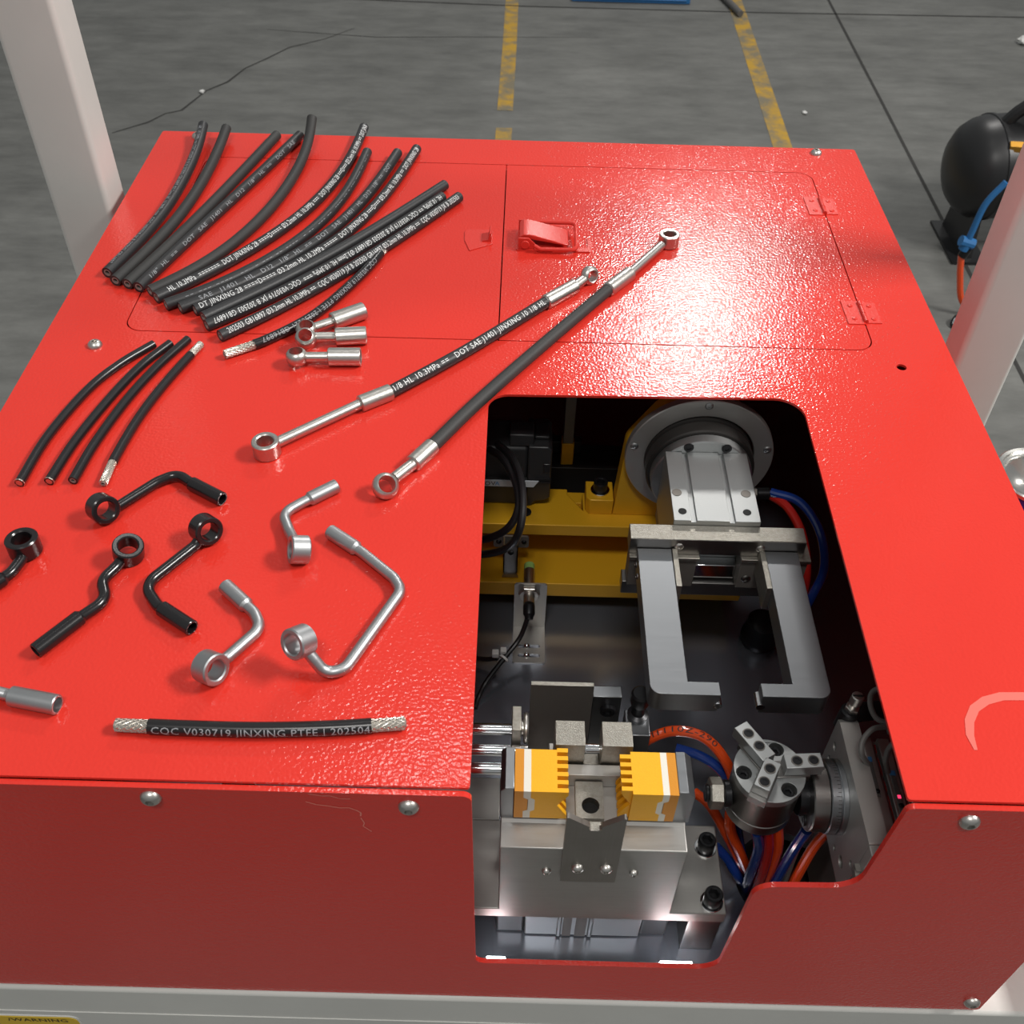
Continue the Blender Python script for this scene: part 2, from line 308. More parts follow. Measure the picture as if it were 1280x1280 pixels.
PATHS = {
  'fan0': [(-0.3732,0.803,0.0053),(-0.36,0.8549,0.0053),(-0.3488,0.9172,0.0053),(-0.3467,0.9969,0.0053),(-0.3481,1.055,0.008),(-0.3504,1.0884,0.014)],
  'fan1': [(-0.3623,0.7904,0.0053),(-0.3458,0.8471,0.0053),(-0.3313,0.9103,0.0053),(-0.3258,0.9928,0.0053),(-0.3251,1.0564,0.008),(-0.3249,1.0865,0.012)],
  'fan2': [(-0.3502,0.7858,0.0053),(-0.3291,0.8522,0.0053),(-0.308,0.9289,0.0053),(-0.2884,1.009,0.0053),(-0.2705,1.0865,0.0053)],
  'fan3': [(-0.3388,0.7811,0.0053),(-0.3187,0.8499,0.0053),(-0.2926,0.9313,0.0053),(-0.2666,1.0138,0.0053),(-0.2451,1.088,0.0053)],
  'fan4': [(-0.3273,0.7753,0.0053),(-0.2936,0.8137,0.0053),(-0.2658,0.867,0.0053),(-0.244,0.9355,0.0053),(-0.2335,1.0122,0.0053),(-0.2306,1.0615,0.01),(-0.2302,1.0916,0.024)],
  'fan5': [(-0.3186,0.7645,0.006),(-0.2824,0.8062,0.0053),(-0.2391,0.867,0.0053),(-0.2043,0.9377,0.0053),(-0.1862,1.0113,0.0053),(-0.1798,1.0668,0.0053),(-0.1771,1.1105,0.006)],
  'fan6': [(-0.3078,0.7549,0.0053),(-0.2673,0.7872,0.0053),(-0.2233,0.842,0.0053),(-0.1913,0.9039,0.0053),(-0.1732,0.9757,0.0053),(-0.1667,1.0525,0.0053)],
  'fan7': [(-0.2942,0.7506,0.0053),(-0.2523,0.7841,0.0053),(-0.208,0.84,0.0053),(-0.1717,0.9034,0.0053),(-0.1489,0.9787,0.0053),(-0.1339,1.0526,0.0053)],
  'fan8': [(-0.2812,0.7488,0.0053),(-0.2411,0.782,0.0053),(-0.1957,0.8337,0.0053),(-0.1587,0.8934,0.0053),(-0.132,0.9746,0.0053),(-0.1141,1.0631,0.0053)],
  'fan9': [(-0.2704,0.7362,0.006),(-0.2331,0.7773,0.0053),(-0.1845,0.8328,0.0053),(-0.1325,0.9024,0.0053),(-0.0785,0.9844,0.0053)],
  'fan10': [(-0.2654,0.7256,0.0053),(-0.2234,0.7639,0.0053),(-0.1753,0.821,0.0053),(-0.1269,0.8861,0.0053),(-0.0793,0.9592,0.0053)],
  'fan11': [(-0.2506,0.7112,0.0053),(-0.2105,0.7509,0.0053),(-0.1627,0.8095,0.0053),(-0.1145,0.8778,0.0053),(-0.0623,0.9601,0.0053)],
  'ptfe_long': [(-0.2414,0.6868,0.0045),(-0.2098,0.7096,0.0045),(-0.1754,0.7489,0.0045),(-0.1446,0.8103,0.0045),(-0.1254,0.864,0.0045)],
  'thin0': [(-0.3554,0.5285,0.0036),(-0.3522,0.5804,0.0036),(-0.3396,0.637,0.0036),(-0.324,0.6712,0.0036),(-0.304,0.6997,0.0036)],
  'thin1': [(-0.3349,0.531,0.0036),(-0.3299,0.5767,0.0036),(-0.3184,0.6299,0.0036),(-0.3056,0.671,0.0036),(-0.2904,0.7014,0.0036)],
  'thin2': [(-0.3181,0.5325,0.0036),(-0.3144,0.5755,0.0036),(-0.305,0.6274,0.0036),(-0.2924,0.6705,0.0036),(-0.2771,0.7077,0.0036)],
  'thin3': [(-0.2956,0.5308,0.0036),(-0.2949,0.5602,0.0036),(-0.2898,0.6065,0.0036),(-0.2798,0.652,0.0036),(-0.2649,0.7015,0.0036)],
  'ptfe_short': [(-0.2272,0.3285,0.0045),(-0.185,0.3277,0.0045),(-0.1432,0.3279,0.0045),(-0.1016,0.3303,0.0045),(-0.0595,0.3349,0.0045)],
  'asmA': [(-0.185,0.5711,0.0058),(-0.1753,0.5805,0.0058),(-0.1217,0.6256,0.0058),(-0.0994,0.6416,0.0058),(-0.0437,0.6973,0.0058),(0.0248,0.7738,0.0058),(0.051,0.8007,0.0058),(0.0623,0.8158,0.0058)],
  'asmB': [(-0.0916,0.5315,0.0058),(-0.0799,0.5489,0.0058),(-0.0742,0.5578,0.0058),(-0.0615,0.5779,0.0058),(-0.0277,0.6346,0.0058),(0.0232,0.7116,0.0058),(0.0813,0.7969,0.0058),(0.1025,0.8245,0.0058),(0.132,0.8707,0.0058),(0.1441,0.886,0.0058)],
  'ban0': [(-0.1786,0.7195,0.0075),(-0.1719,0.7244,0.0075),(-0.1589,0.7333,0.0075),(-0.1336,0.7513,0.0075)],
  'ban1': [(-0.1759,0.7024,0.0075),(-0.1693,0.7072,0.0075),(-0.153,0.7114,0.0075),(-0.1271,0.7149,0.0075)],
  'ban2': [(-0.1804,0.6811,0.0075),(-0.1721,0.6826,0.0075),(-0.155,0.6833,0.0075),(-0.1281,0.6845,0.0075)],
  'pA': [(-0.2846,0.499,0.005),(-0.2781,0.5056,0.005),(-0.2565,0.5326,0.005),(-0.2442,0.5415,0.005),(-0.2307,0.5311,0.005),(-0.2061,0.5164,0.005)],
  'pB': [(-0.3286,0.4653,0.005),(-0.3269,0.4545,0.005),(-0.3294,0.4423,0.005),(-0.3447,0.4218,0.005)],
  'pC': [(-0.2568,0.4621,0.005),(-0.262,0.4504,0.005),(-0.2683,0.4375,0.005),(-0.2603,0.4214,0.005),(-0.2748,0.4037,0.005),(-0.2917,0.3792,0.005)],
  'pD': [(-0.209,0.4817,0.005),(-0.2147,0.471,0.005),(-0.2395,0.4343,0.005),(-0.2263,0.4179,0.005),(-0.2,0.4005,0.005)],
  'pE': [(-0.1425,0.4656,0.005),(-0.1531,0.4861,0.005),(-0.1612,0.5037,0.005),(-0.149,0.5153,0.005),(-0.1271,0.5335,0.005)],
  'pF': [(-0.1798,0.3667,0.005),(-0.173,0.3783,0.005),(-0.1568,0.402,0.005),(-0.1633,0.4141,0.005),(-0.187,0.4362,0.005)],
  'pG': [(-0.126,0.377,0.024),(-0.1177,0.3723,0.014),(-0.1115,0.3689,0.005),(-0.1,0.3711,0.005),(-0.071,0.4362,0.005),(-0.0774,0.4471,0.005),(-0.1013,0.4693,0.005),(-0.1257,0.4879,0.005)],
  'pH': [(-0.3216,0.3498,0.005),(-0.2977,0.3471,0.005),(-0.2914,0.3456,0.005),(-0.2651,0.3408,0.005)],
  'orange0': [(0.0985,0.4244,-0.17),(0.1042,0.4216,-0.145),(0.1226,0.4217,-0.13),(0.1447,0.4176,-0.13),(0.1608,0.406,-0.14),(0.1702,0.3935,-0.16),(0.1677,0.3751,-0.18),(0.1813,0.369,-0.215),(0.1951,0.3687,-0.25),(0.2144,0.3838,-0.3)],
  'blue0': [(0.1281,0.42,-0.15),(0.1455,0.4137,-0.15),(0.1602,0.4056,-0.155),(0.1721,0.3946,-0.17),(0.1777,0.3794,-0.2),(0.1897,0.3703,-0.24),(0.2094,0.3858,-0.3)],
  'orange1': [(0.1463,0.4065,-0.19),(0.1573,0.3946,-0.19),(0.1731,0.3779,-0.21),(0.1885,0.3703,-0.24),(0.2116,0.3872,-0.3)],
  'blue1': [(0.1654,0.38,-0.225),(0.1756,0.3741,-0.235),(0.186,0.3665,-0.25),(0.2071,0.3788,-0.3)],
  'blue2': [(0.175,0.3456,-0.135),(0.1834,0.3504,-0.17),(0.1885,0.3572,-0.23),(0.1999,0.3752,-0.3)],
  'red0': [(0.1832,0.3488,-0.135),(0.1901,0.3488,-0.17),(0.1952,0.3529,-0.23),(0.2023,0.3685,-0.3)],
  'orange2': [(0.1904,0.352,-0.135),(0.1975,0.352,-0.17),(0.2018,0.3563,-0.23),(0.2089,0.3687,-0.3)],
  'blue3': [(0.2112,0.3504,-0.14),(0.2074,0.3493,-0.17),(0.2051,0.3501,-0.23),(0.2112,0.3621,-0.3)],
  'grey0': [(0.2125,0.3514,-0.15),(0.2133,0.3544,-0.18),(0.213,0.3503,-0.23),(0.221,0.3624,-0.3)],
  'orange3': [(0.2298,0.3562,-0.15),(0.2254,0.3566,-0.18),(0.2191,0.3504,-0.23),(0.2243,0.3625,-0.3)],
  'red_back': [(0.2195,0.6364,-0.09),(0.2338,0.6195,-0.09),(0.2441,0.5966,-0.1),(0.2469,0.5697,-0.12),(0.2458,0.5637,-0.16),(0.2404,0.5643,-0.2)],
  'blue_back': [(0.22,0.6333,-0.085),(0.2432,0.6215,-0.085),(0.2556,0.5921,-0.09),(0.2594,0.5702,-0.11),(0.2514,0.5565,-0.13),(0.2456,0.5577,-0.18)],
  'grey_wire0': [(0.2382,0.3617,-0.07),(0.2317,0.3631,-0.06),(0.233,0.3702,-0.055),(0.2397,0.3757,-0.05),(0.2507,0.3779,-0.05)],
  'grey_wire1': [(0.25,0.3561,-0.07),(0.2463,0.3589,-0.06),(0.2489,0.3648,-0.055),(0.2529,0.3659,-0.05),(0.2602,0.3679,-0.05)],
  'grey_wire2': [(0.25,0.3797,-0.05),(0.2433,0.3844,-0.05),(0.2411,0.3937,-0.048),(0.2443,0.4019,-0.045),(0.2538,0.4025,-0.04)],
  'sensor_cable': [(0.0202,0.6036,-0.215),(0.0205,0.6023,-0.225),(0.0105,0.5863,-0.235),(-0.0037,0.5695,-0.245),(-0.0191,0.5481,-0.252),(-0.0259,0.536,-0.26),(-0.0284,0.5254,-0.261)],
  'servo_cable0': [(-0.0213,0.6778,-0.085),(-0.0081,0.6537,-0.075),(0.0027,0.6189,-0.07),(0.0052,0.5957,-0.075),(-0.0029,0.587,-0.09),(-0.0196,0.5935,-0.11),(-0.0369,0.5994,-0.12)],
  'servo_cable1': [(-0.0144,0.6855,-0.085),(-0.0013,0.6537,-0.072),(0.0073,0.6149,-0.066),(0.008,0.582,-0.075),(0.0007,0.5784,-0.1),(-0.0181,0.5899,-0.125),(-0.0405,0.5982,-0.135)],
  'comp': [(1.217,2.75,-0.8133),(1.2599,2.75,-0.6965),(1.3398,2.75,-0.798),(1.3562,2.75,-0.7508),(1.3072,2.75,-0.7065),(1.3557,2.75,-0.6605),(1.3589,2.75,-0.9828)],
  'comph': [(1.1747,2.4,-0.7473),(1.167,2.4,-0.8263),(1.1642,2.4,-0.8612),(1.1613,2.4,-0.8777),(1.179,2.4,-0.9568),(1.2078,2.4,-1.0312),(1.2271,2.4,-1.0563)],
}
# ------------------------------------------------------------------ floor
FZ = -1.08
fl = obj('floor', MB().box((-14, -8, FZ - .1), (14, 22, FZ)), CONC); fl['kind'] = 'structure'
def strip(name, pts, w, m, dz, parent):
    mb = MB(); P = [Vector((x, y, 0)) for x, y in pts]; L = []; R = []
    for i, p in enumerate(P):
        t = (P[min(i + 1, len(P) - 1)] - P[max(i - 1, 0)]).normalized(); s = Vector((t.y, -t.x, 0)); ww = w[i] if isinstance(w, list) else w
        L.append(p - s * ww / 2); R.append(p + s * ww / 2)
    n = len(P); v = [(a.x, a.y, FZ + dz) for a in L] + [(a.x, a.y, FZ + dz) for a in R]
    mb.add(v, [(i, i + 1, n + i + 1, n + i) for i in range(n - 1)]); return obj(name, mb, m, parent)
strip('painted_line', [(-.064, 3.62), (-.060, 4.2), (-.057, 9)], .056, YLINE, .001, fl)
strip('painted_line', [(-.066, 3.22), (-.064, 3.48)], .056, YLINE, .001, fl)
strip('painted_line', [(.888, 2.4), (.896, 3.41), (.918, 4.8), (.96, 9)], .066, YLINE, .001, fl)
strip('expansion_joint', [(-6, 4.86), (-1.0, 4.70), (.0, 4.66), (1.0, 4.66), (2.2, 4.69), (8, 4.8)], .010, JOINT, .0012, fl)
strip('expansion_joint', [(1.30, 2.0), (1.314, 2.87), (1.328, 3.8), (1.34, 4.84), (1.36, 9)], .011, JOINT, .0012, fl)
ck = [(-1.40, 3.36), (-1.30, 3.45), (-1.26, 3.52), (-1.21, 3.55), (-1.16, 3.72), (-1.10, 3.80), (-1.06, 3.93), (-1.0, 4.02), (-.93, 4.14), (-.80, 4.24), (-.70, 4.36)]
strip('crack', ck, [.004, .008, .005, .009, .006, .010, .006, .007, .006, .004, .002], JOINT, .0012, fl)
strip('crack', [(-1.05, 4.32), (-.6, 4.27), (-.2, 4.30), (.3, 4.33)], [.002, .004, .003, .001], JOINT, .0012, fl)

# ------------------------------------------------------------------ white machine frame
fr = thing('machine_stand', 'white painted square tube frame carrying the red hood', 'machine stand', (0, .6, FZ))
def tube_post(nm, x0, y0, x1, y1, z0, z1): return obj(nm, plate(nm, rrect(x0, y0, x1, y1, .006), [rrect(x0 + .003, y0 + .003, x1 - .003, y1 - .003, .004)], z0, z1), WHITE, fr)
tube_post('post', -.478, .950, -.4185, .998, FZ, 1.0)
tube_post('post', .4475, .850, .5065, .892, FZ, 1.0)
fb = obj('front_beam', MB().box((-.50, .2900, -.42), (.51, .340, -.3085)), WHITE, fr, bevel=.003)
obj('beam_seam', MB().box((-.50, .2893, -.3575), (.51, .2903, -.3562)), WHITE, fr)
tube_post('side_rail', .405, .30, .51, .72, -.24, -.19)
tube_post('side_rail', -.478, .30, -.41, .95, -.40, -.3085)
tube_post('leg', .45, .29, .51, .34, FZ, -.24); tube_post('leg', -.49, .29, -.43, .34, FZ, -.40)
ws = obj('warning_sticker', plate('warning_sticker', fil2([(-.47, -.418), (-.3420, -.418), (-.3420, -.3665), (-.47, -.3665)], .008), [], .2893, .2901, 'xz'), TIE, fb)
obj('warning_field', plate('warning_field', fil2([(-.468, -.416), (-.3440, -.416), (-.3440, -.3685), (-.468, -.3685)], .007), [], .2889, .2894, 'xz'), WARNY, fb)
flat_text('/WARNING', .0064, Matrix(((1, 0, 0, -.4010), (0, 0, -1, .2886), (0, 1, 0, -.3780), (0, 0, 0, 1))), PRINTB, fb, 'warning_lettering')

# ------------------------------------------------------------------ red hood
X0, X1, Y0, Y1, ZB = -.401, .371, .2965, 1.101, -.3065
hd = thing('machine_hood', 'red textured sheet metal machine hood with cut-out opening', 'machine hood', (0, .7, ZB))
top_out = fil2([(X0, Y0), (-.0195, Y0), (-.0212, .6495), (.2315, .6545), (.2275, Y0), (X1, Y0), (X1, Y1), (X0, Y1)], [.002, .002, .016, .022, .002, .002, .003, .003], 8)
DX0, DX1, DY0, DY1, DM = -.338, .3075, .7225, 1.043, -.0158
door_hole = fil2([(DX0, DY0), (DX1, DY0), (DX1 + .004, DY1), (DX0, DY1)], .016)
obj('top_panel', plate('top_panel', top_out, [door_hole, circ(.3242, .7004, .0042)], -.0022, 0), RED, hd, bevel=.0006)
fp = fil2([(X0, -.0026), (-.0185, -.0026), (-.0175, -.2405), (.1575, -.2405), (.1612, -.1055), (.2245, -.1035), (.2275, -.0026), (X1, -.0026), (X1, ZB), (X0, ZB)],
          [.003, .006, .007, .016, .014, .018, .005, .003, .003, .003], 8)
obj('front_panel', plate('front_panel', fp, [], .2925, .2960, 'xz'), RED, hd, bevel=.0007)
obj('side_panel', MB().box((X0, .2962, ZB), (X0 + .0022, Y1, -.0023)), RED, hd)
obj('side_panel', MB().box((X1 - .0022, .2962, ZB), (X1, Y1, -.0023)), RED, hd)
obj('back_panel', MB().box((X0 + .0023, Y1 - .0022, ZB), (X1 - .0023, Y1, -.0023)), RED, hd)
obj('door_stop', MB().box((DX0 - .01, DY0 - .012, -.006), (DX1 + .01, DY0 + .008, -.0024)).box((DX0 - .01, DY1 - .008, -.006), (DX1 + .01, DY1 + .012, -.0024)), RED, hd)
g = .0011
dl = obj('door', plate('door', fil2([(DX0 + g, DY0 + g), (DM - g / 2, DY0 + g), (DM - g / 2, DY1 - g), (DX0 + g, DY1 - g)], [.015, .001, .001, .015]), [], -.0022, 0), RED, hd, bevel=.0004)
dr = obj('door', plate('door', fil2([(DM + g / 2, DY0 + g), (DX1 - g, DY0 + g), (DX1 + .004 - g, DY1 - g), (DM + g / 2, DY1 - g)], [.001, .015, .015, .001]), [], -.0022, 0), RED, hd, bevel=.0004)
for (yc, xs) in ((.970, .3095), (.779, .3085)):
    h = MB()
    h.box((xs - .016, yc - .018, 0), (xs - .001, yc + .018, .0008)); h.box((xs + .001, yc - .016, 0), (xs + .014, yc + .016, .0008))
    for k in (-2, 0, 2): h.cyl((xs, yc + k * .0062 - .003, .0012), (xs, yc + k * .0062 + .003, .0012), .0022, 12)
    for k in (-1, 1): h.cyl((xs, yc + k * .0062 - .003, .0012), (xs, yc + k * .0062 + .003, .0012), .0020, 12)
    for k in (-1, 1): h.lathe([(.0024, 0), (.0022, .0005), (.0012, .0009)], (xs + .008, yc + k * .010, .0008), n=14).lathe([(.0024, 0), (.0022, .0005), (.0012, .0009)], (xs - .009, yc + k * .010, .0008), n=14)
    obj('hinge', h, REDS, dr)
# toggle latch on the right door
lt = MB().prism(fil2([(-.003, .868), (.034, .868), (.034, .905), (-.003, .905)], .003), 0, .0012)
lat = obj('latch', lt, REDS, dr)
lv = MB()
prof = [(.000, .0012), (.000, .0125), (.004, .0150), (.010, .0150), (.047, .0050), (.047, .0036), (.010, .0100), (.008, .0012)]
lv.prism(prof, .873, .902, 'xz'); obj('latch_lever', lv, REDS, lat, bevel=.0008)
lv = MB()
for y in (.8705, .9045): lv.prism([(-.001, .001), (.015, .001), (.015, .007), (.009, .013), (-.001, .013)], y - .0009, y + .0009, 'xz')
lv.cyl((.0055, .868, .0065), (.0055, .872, .0065), .0042, 16).cyl((.0055, .903, .0065), (.0055, .907, .0065), .0042, 16)
obj('latch_ears', lv, REDS, lat, bevel=.0004, kind='stuff')
loop = fillet([(.014, .8665, .0075), (.020, .8655, .0042), (.0545, .8655, .0045), (.0545, .9085, .0085), (.020, .9085, .0085), (.012, .9060, .0085)], [0, .004, .006, .006, .004, 0], 6)
obj('latch_bail', MB().tube(loop, .0019, 10), REDS, lat)
obj('latch_hook', MB().prism(fil2([(.053, .868), (.068, .868), (.070, .879), (.068, .894), (.066, .894), (.066, .876), (.053, .872)], .001), .0002, .0014), REDS, lat)
# catch on the left door
cm = MB().prism(fil2([(-.054, .905), (-.053, .884), (-.0475, .8655), (-.0255, .8790), (-.0255, .905)], [.006, .006, .001, .001, .004]), 0, .0009)
cm.prism([(-.0360, .0008), (-.0270, .0008), (-.0270, .010), (-.0285, .010), (-.0300, .003), (-.036, .0018)], .882, .8965, 'xz')
obj('latch_catch', cm, REDS, dl, bevel=.0003)
for p in ((-.3541, .7001), (.3258, 1.0884), (-.3594, 1.0886)): screw('button', .0062, .0046, (p[0], p[1], 0), (0, 0, 1), NICK, hd, 'panel_screw')
for p in ((-.2011, -.0125), (-.0544, -.0150), (.2656, -.0146), (.3600, -.2900)): screw('button', .0062, .0042, (p[0], .2925, p[1]), (0, -1, 0), NICK, hd, 'panel_screw')
sc = MB()
def scr(pts, w=.0005):
    for (a, b), (c, d) in zip(pts[:-1], pts[1:]):
        v = Vector((c - a, d - b)).normalized() * w; nx, nz = -v.y, v.x
        sc.add([(a - nx, .29232, b - nz), (c - nx, .29232, d - nz), (c + nx, .29232, d + nz), (a + nx, .29232, b + nz)], [(0, 1, 2, 3)])
scr([(-.1106, -.004), (-.103, -.006), (-.0985, -.0055), (-.093, -.0085), (-.0873, -.0085)], .0003)
scr([(-.113, -.013), (-.107, -.016), (-.101, -.017), (-.094, -.019), (-.089, -.0185), (-.0845, -.0215), (-.0825, -.024), (-.083, -.028)], .0004)
scr([(-.083, -.030), (-.0815, -.036), (-.0825, -.040), (-.0795, -.044), (-.078, -.046)], .0003)
obj('scratch', sc, SCR, hd)
ch = [(.2757, .3300), (.2752, .3400), (.2778, .3500), (.2835, .3590), (.2920, .3650), (.3030, .3685), (.3170, .3690), (.3300, .3660)]
cw = [.002, .0048, .0055, .0058, .006, .006, .006, .006]
mb = MB(); L = []; R = []
for i, p in enumerate(ch):
    a = Vector(ch[min(i + 1, len(ch) - 1)]) - Vector(ch[max(i - 1, 0)]); a.normalize(); nn = Vector((a.y, -a.x)) * cw[i] / 2; L.append((p[0] - nn.x, p[1] - nn.y, .00025)); R.append((p[0] + nn.x, p[1] + nn.y, .00025))
mb.add(L + R, [(i, i + 1, len(ch) + i + 1, len(ch) + i) for i in range(len(ch) - 1)]); obj('chalk_mark', mb, CHALK, hd)

# ------------------------------------------------------------------ hoses lying on the hood
def relax(paths, r, it=60):
    A = [np.array([tuple(p) for p in q]) for q in paths]
    for _ in range(it):
        for i in range(len(A)):
            for j in range(i + 1, len(A)):
                d = A[i][:, None, :] - A[j][None, :, :]; l = np.sqrt((d ** 2).sum(-1)); hit = np.argwhere(l < 2.02 * r)
                for a, b in hit:
                    v = d[a, b]; n = l[a, b]
                    if n < 1e-5: continue
                    c = v / n * (2.02 * r - n) * .12; A[i][a] += c; A[j][b] -= c
        for k in range(len(A)):
            m = A[k].copy(); m[1:-1] = m[1:-1] * .6 + (m[:-2] + m[2:]) * .2; A[k] = m; A[k][:, 2] = np.maximum(A[k][:, 2], r)
    return [[Vector(p) for p in q] for q in A]
FAN = relax([spline(PATHS['fan%d' % i], 9) for i in range(12)], .0053)
J1 = 'HL 10.3MPa  =======  DOT JINXING 28 ====D==== \u00d83.2mm HL 10.3MPa ===  DOT JINXING 28 ===D=== \u00d83.2mm HL 10.3MPa ==  DOT JINX'
J2 = 'DT JINXING 28 ====D==== \u00d83.2mm HL 10.3MPa =====  DOT JINXING 28 ===D=== \u00d83.2mm HL 10.3MPa ==  DOT JINXING 28'
J3 = 'SAE   J1401   HL   D12   1/8"  HL  ==   DOT   SAE   J1401   HL   D12   1/8"  ==   DOT'
J4 = 'HL 10.3MPa == CQC V030719 JX B 202503 GB16897 \u00d83.2mm HL 10.3MPa ===  CQC V030719 JX B 202503 GB16897'
J5 = '202503 GB16897 \u00d83.2mm HL 10.3MPa ==  CQC V030719 JX B 202503 GB16897 \u00d83.2mm HL 10.3MPa ==  CQC V030719 JX B 202503'
fan_spec = [  # label, material, text, size, angle, u0, u1, print material, reversed
 ('outermost black rubber hose at the left end of the fan, printed along its left side', RUB, J4, .0058, 12, .03, .97, PRINTD, True),
 ('second black hose from the left of the fan, plain and dull grey black', RUB2, None, 0, 0, 0, 0, None, False),
 ('third black hose from the left of the fan, straight without printing', RUB2, None, 0, 0, 0, 0, None, False),
 ('fourth black hose from the left of the fan, straight with faint printing', RUB, '1/8"  HL  ==    DOT   SAE   J1401   HL   D12   1/8"   HL  ==    DOT   SAE', .0050, 50, .04, .93, PRINTD, False),
 ('curved plain black hose mid-fan with its tip reaching highest past the hood edge', RUB2, None, 0, 0, 0, 0, None, False),
 ('black hose with bold white DOT printing, sixth from the left of the fan', RUB, J1, .0072, 32, .03, .99, PRINT, False),
 ('seventh black hose from the left of the fan, with faint worn dashes', RUB, '-- --- ----  --  - --- -- ----  - --  --- --  ---- -- - --- ---- --  -- -', .0045, 40, .05, .96, PRINTD, False),
 ('eighth black hose from the left of the fan, with grey SAE printing', RUB, J3, .0060, 30, .05, .90, PRINTD, False),
 ('ninth black hose from the left of the fan, white lettering starting at its lower end', RUB, J2, .0072, 32, .01, .98, PRINT, False),
 ('plain black hose between two printed ones at the right of the fan', RUB, None, 0, 0, 0, 0, None, False),
 ('black hose with upside-down white printing, second from the right of the fan', RUB, J4, .0070, -42, .02, .98, PRINT, True),
 ('black hose with white 202503 printing at the right edge of the fan', RUB, J5, .0072, 38, .02, .98, PRINT, False),
]
def hose(name, lab, cat, pts, r, m, group, ri=.42):
    t = thing(name, lab, cat, (pts[0].x, pts[0].y, 0), group)
    obj('jacket', MB().tube(pts, r, 14, r * .66), m, t)
    for seg in (pts[:2], pts[-2:]):
        lm = MB()
        a, b = (seg[0], seg[1]) if seg is not None and seg[0] == pts[0] else (seg[1], seg[0])
        d = (b - a).normalized(); lm.ring(a + d * r * .62, d, r * .655, r * ri, r * 1.2, .0001, 14)
        obj('lining', lm, LIN, t)
    return t
for i, (lab, m, s, size, ang, u0, u1, pm, rev) in enumerate(fan_spec):
    t = hose('rubber_hose', lab, 'hose', FAN[i], .0053, m, 'black rubber brake hoses fanned out on the hood')
    if s: print_on(FAN[i], .0053, s, size, ang, u0, u1, pm, t, rev)
# thin black hoses
def braid(pts, r, parent, name='braid_end'):
    P, T, N, B = frames(pts); mb = MB(); L = [0]
    for i in range(1, len(P)): L.append(L[-1] + (P[i] - P[i - 1]).length)
    mb.tube(pts, r * .9, 12, r * .55)
    for sgn in (1, -1):
        for k in range(10):
            q = []
            for i in range(len(P)):
                a = 2 * math.pi * k / 10 + sgn * L[i] / (r * 1.7); q.append(P[i] + (N[i] * math.cos(a) + B[i] * math.sin(a)) * r * .92)
            mb.tube(q, r * .10, 5)
    return obj(name, mb, BRAID, parent)
def dense(a, b, n): return [a.lerp(b, k / n) for k in range(n + 1)]
def cut(pts, u0, u1, n=24):
    cum = [0]
    for i in range(1, len(pts)): cum.append(cum[-1] + (pts[i] - pts[i - 1]).length)
    out = []
    for k in range(n + 1):
        t = (u0 + (u1 - u0) * k / n) * cum[-1]; i = max(j for j in range(len(pts) - 1) if cum[j] <= t + 1e-9)
        out.append(pts[i].lerp(pts[i + 1], (t - cum[i]) / (cum[i + 1] - cum[i])))
    return out
tl = ['leftmost of four thin glossy black hoses', 'second from left of four thin glossy black hoses', 'third from left of four thin glossy black hoses']
for i in range(3):
    pts = spline(PATHS['thin%d' % i], 9)
    t = hose('thin_hose', tl[i] + ' beside the domed screw', 'hose', pts, .0036, PLB, 'thin black hoses on the left of the hood', .36)
    obj('frayed_end', MB().lathe([(.0037, 0), (.0040, .0006), (.0036, .0014)], pts[0], pts[1] - pts[0], 9), BRAID, t) if i < 2 else None
def braided_hose(name, lab, pts, r, e0, e1, s, size, ang, u0, u1, pm, rev, group):
    t = thing(name, lab, 'hose', (pts[0].x, pts[0].y, 0), group)
    obj('jacket', MB().tube(cut(pts, e0, 1 - e1, 40), r, 14), PLB, t)
    for a, b in ((0, e0 + .003), (1 - e1 - .003, 1)):
        seg = cut(pts, a, b, 28); braid(seg, r * .86, t)
        e, d = (seg[0], seg[1] - seg[0]) if a == 0 else (seg[-1], seg[-2] - seg[-1])
        obj('lining', MB().ring(e + d.normalized() * .0012, d, r * .52, r * .28, .004, .0001, 14), LIN, t)
    if s: print_on(pts, r, s, size, ang, u0, u1, pm, t, rev)
    return t
braided_hose('thin_hose', 'rightmost of four thin black hoses, bare wire braid at both ends', spline(PATHS['thin3'], 9), .0036, .13, .09, None, 0, 0, 0, 0, None, False, 'thin black hoses on the left of the hood')
braided_hose('braided_hose', 'black hose with bare braid ends and upside-down printing below the fan', spline(PATHS['ptfe_long'], 9), .0044, .12, .07,
             'CQC V030719 JINXING PTFE | 20250221 GB16897', .0062, -40, .14, .85, PRINTD, True, 'braided hoses')
braided_hose('braided_hose', 'short straight black hose with braided ends near the front edge', spline(PATHS['ptfe_short'], 9), .0046, .115, .115,
             'CQC V030719 JINXING PTFE | 202504', .0062, 62, .13, .88, PRINTD, False, 'braided hoses')

# ------------------------------------------------------------------ crimped hose assemblies
def V(p): return Vector(p)
def eye(name, c, axis, ro, ri, h, m, parent, bulge=0.): return obj(name, MB().ring(c, axis, ro, ri, h, .0008, 32, bulge), m, parent)
A = [V(p) for p in PATHS['asmA']]
t = thing('brake_hose_assembly', 'crimped black brake hose with white printing and long steel pipe end', 'brake hose', (A[0].x, A[0].y, 0), 'crimped brake hoses')
eye('banjo_eye', V((A[0].x, A[0].y, .0068)), (0, 0, 1), .0103, .0064, .0132, NICK, t)
obj('pipe', MB().tube([A[0].lerp(A[1], .62), A[2]], .0042, 16), NICK, t)
def sleeve(a, b, r, m, parent, name='sleeve'):
    return obj(name, MB().lathe([(r * .55, -.0008), (r * .92, 0), (r, .0005), (r, (b - a).length - .0003), (r * .95, (b - a).length), (r * .6, (b - a).length - .0006)], a, b - a, 24), m, parent)
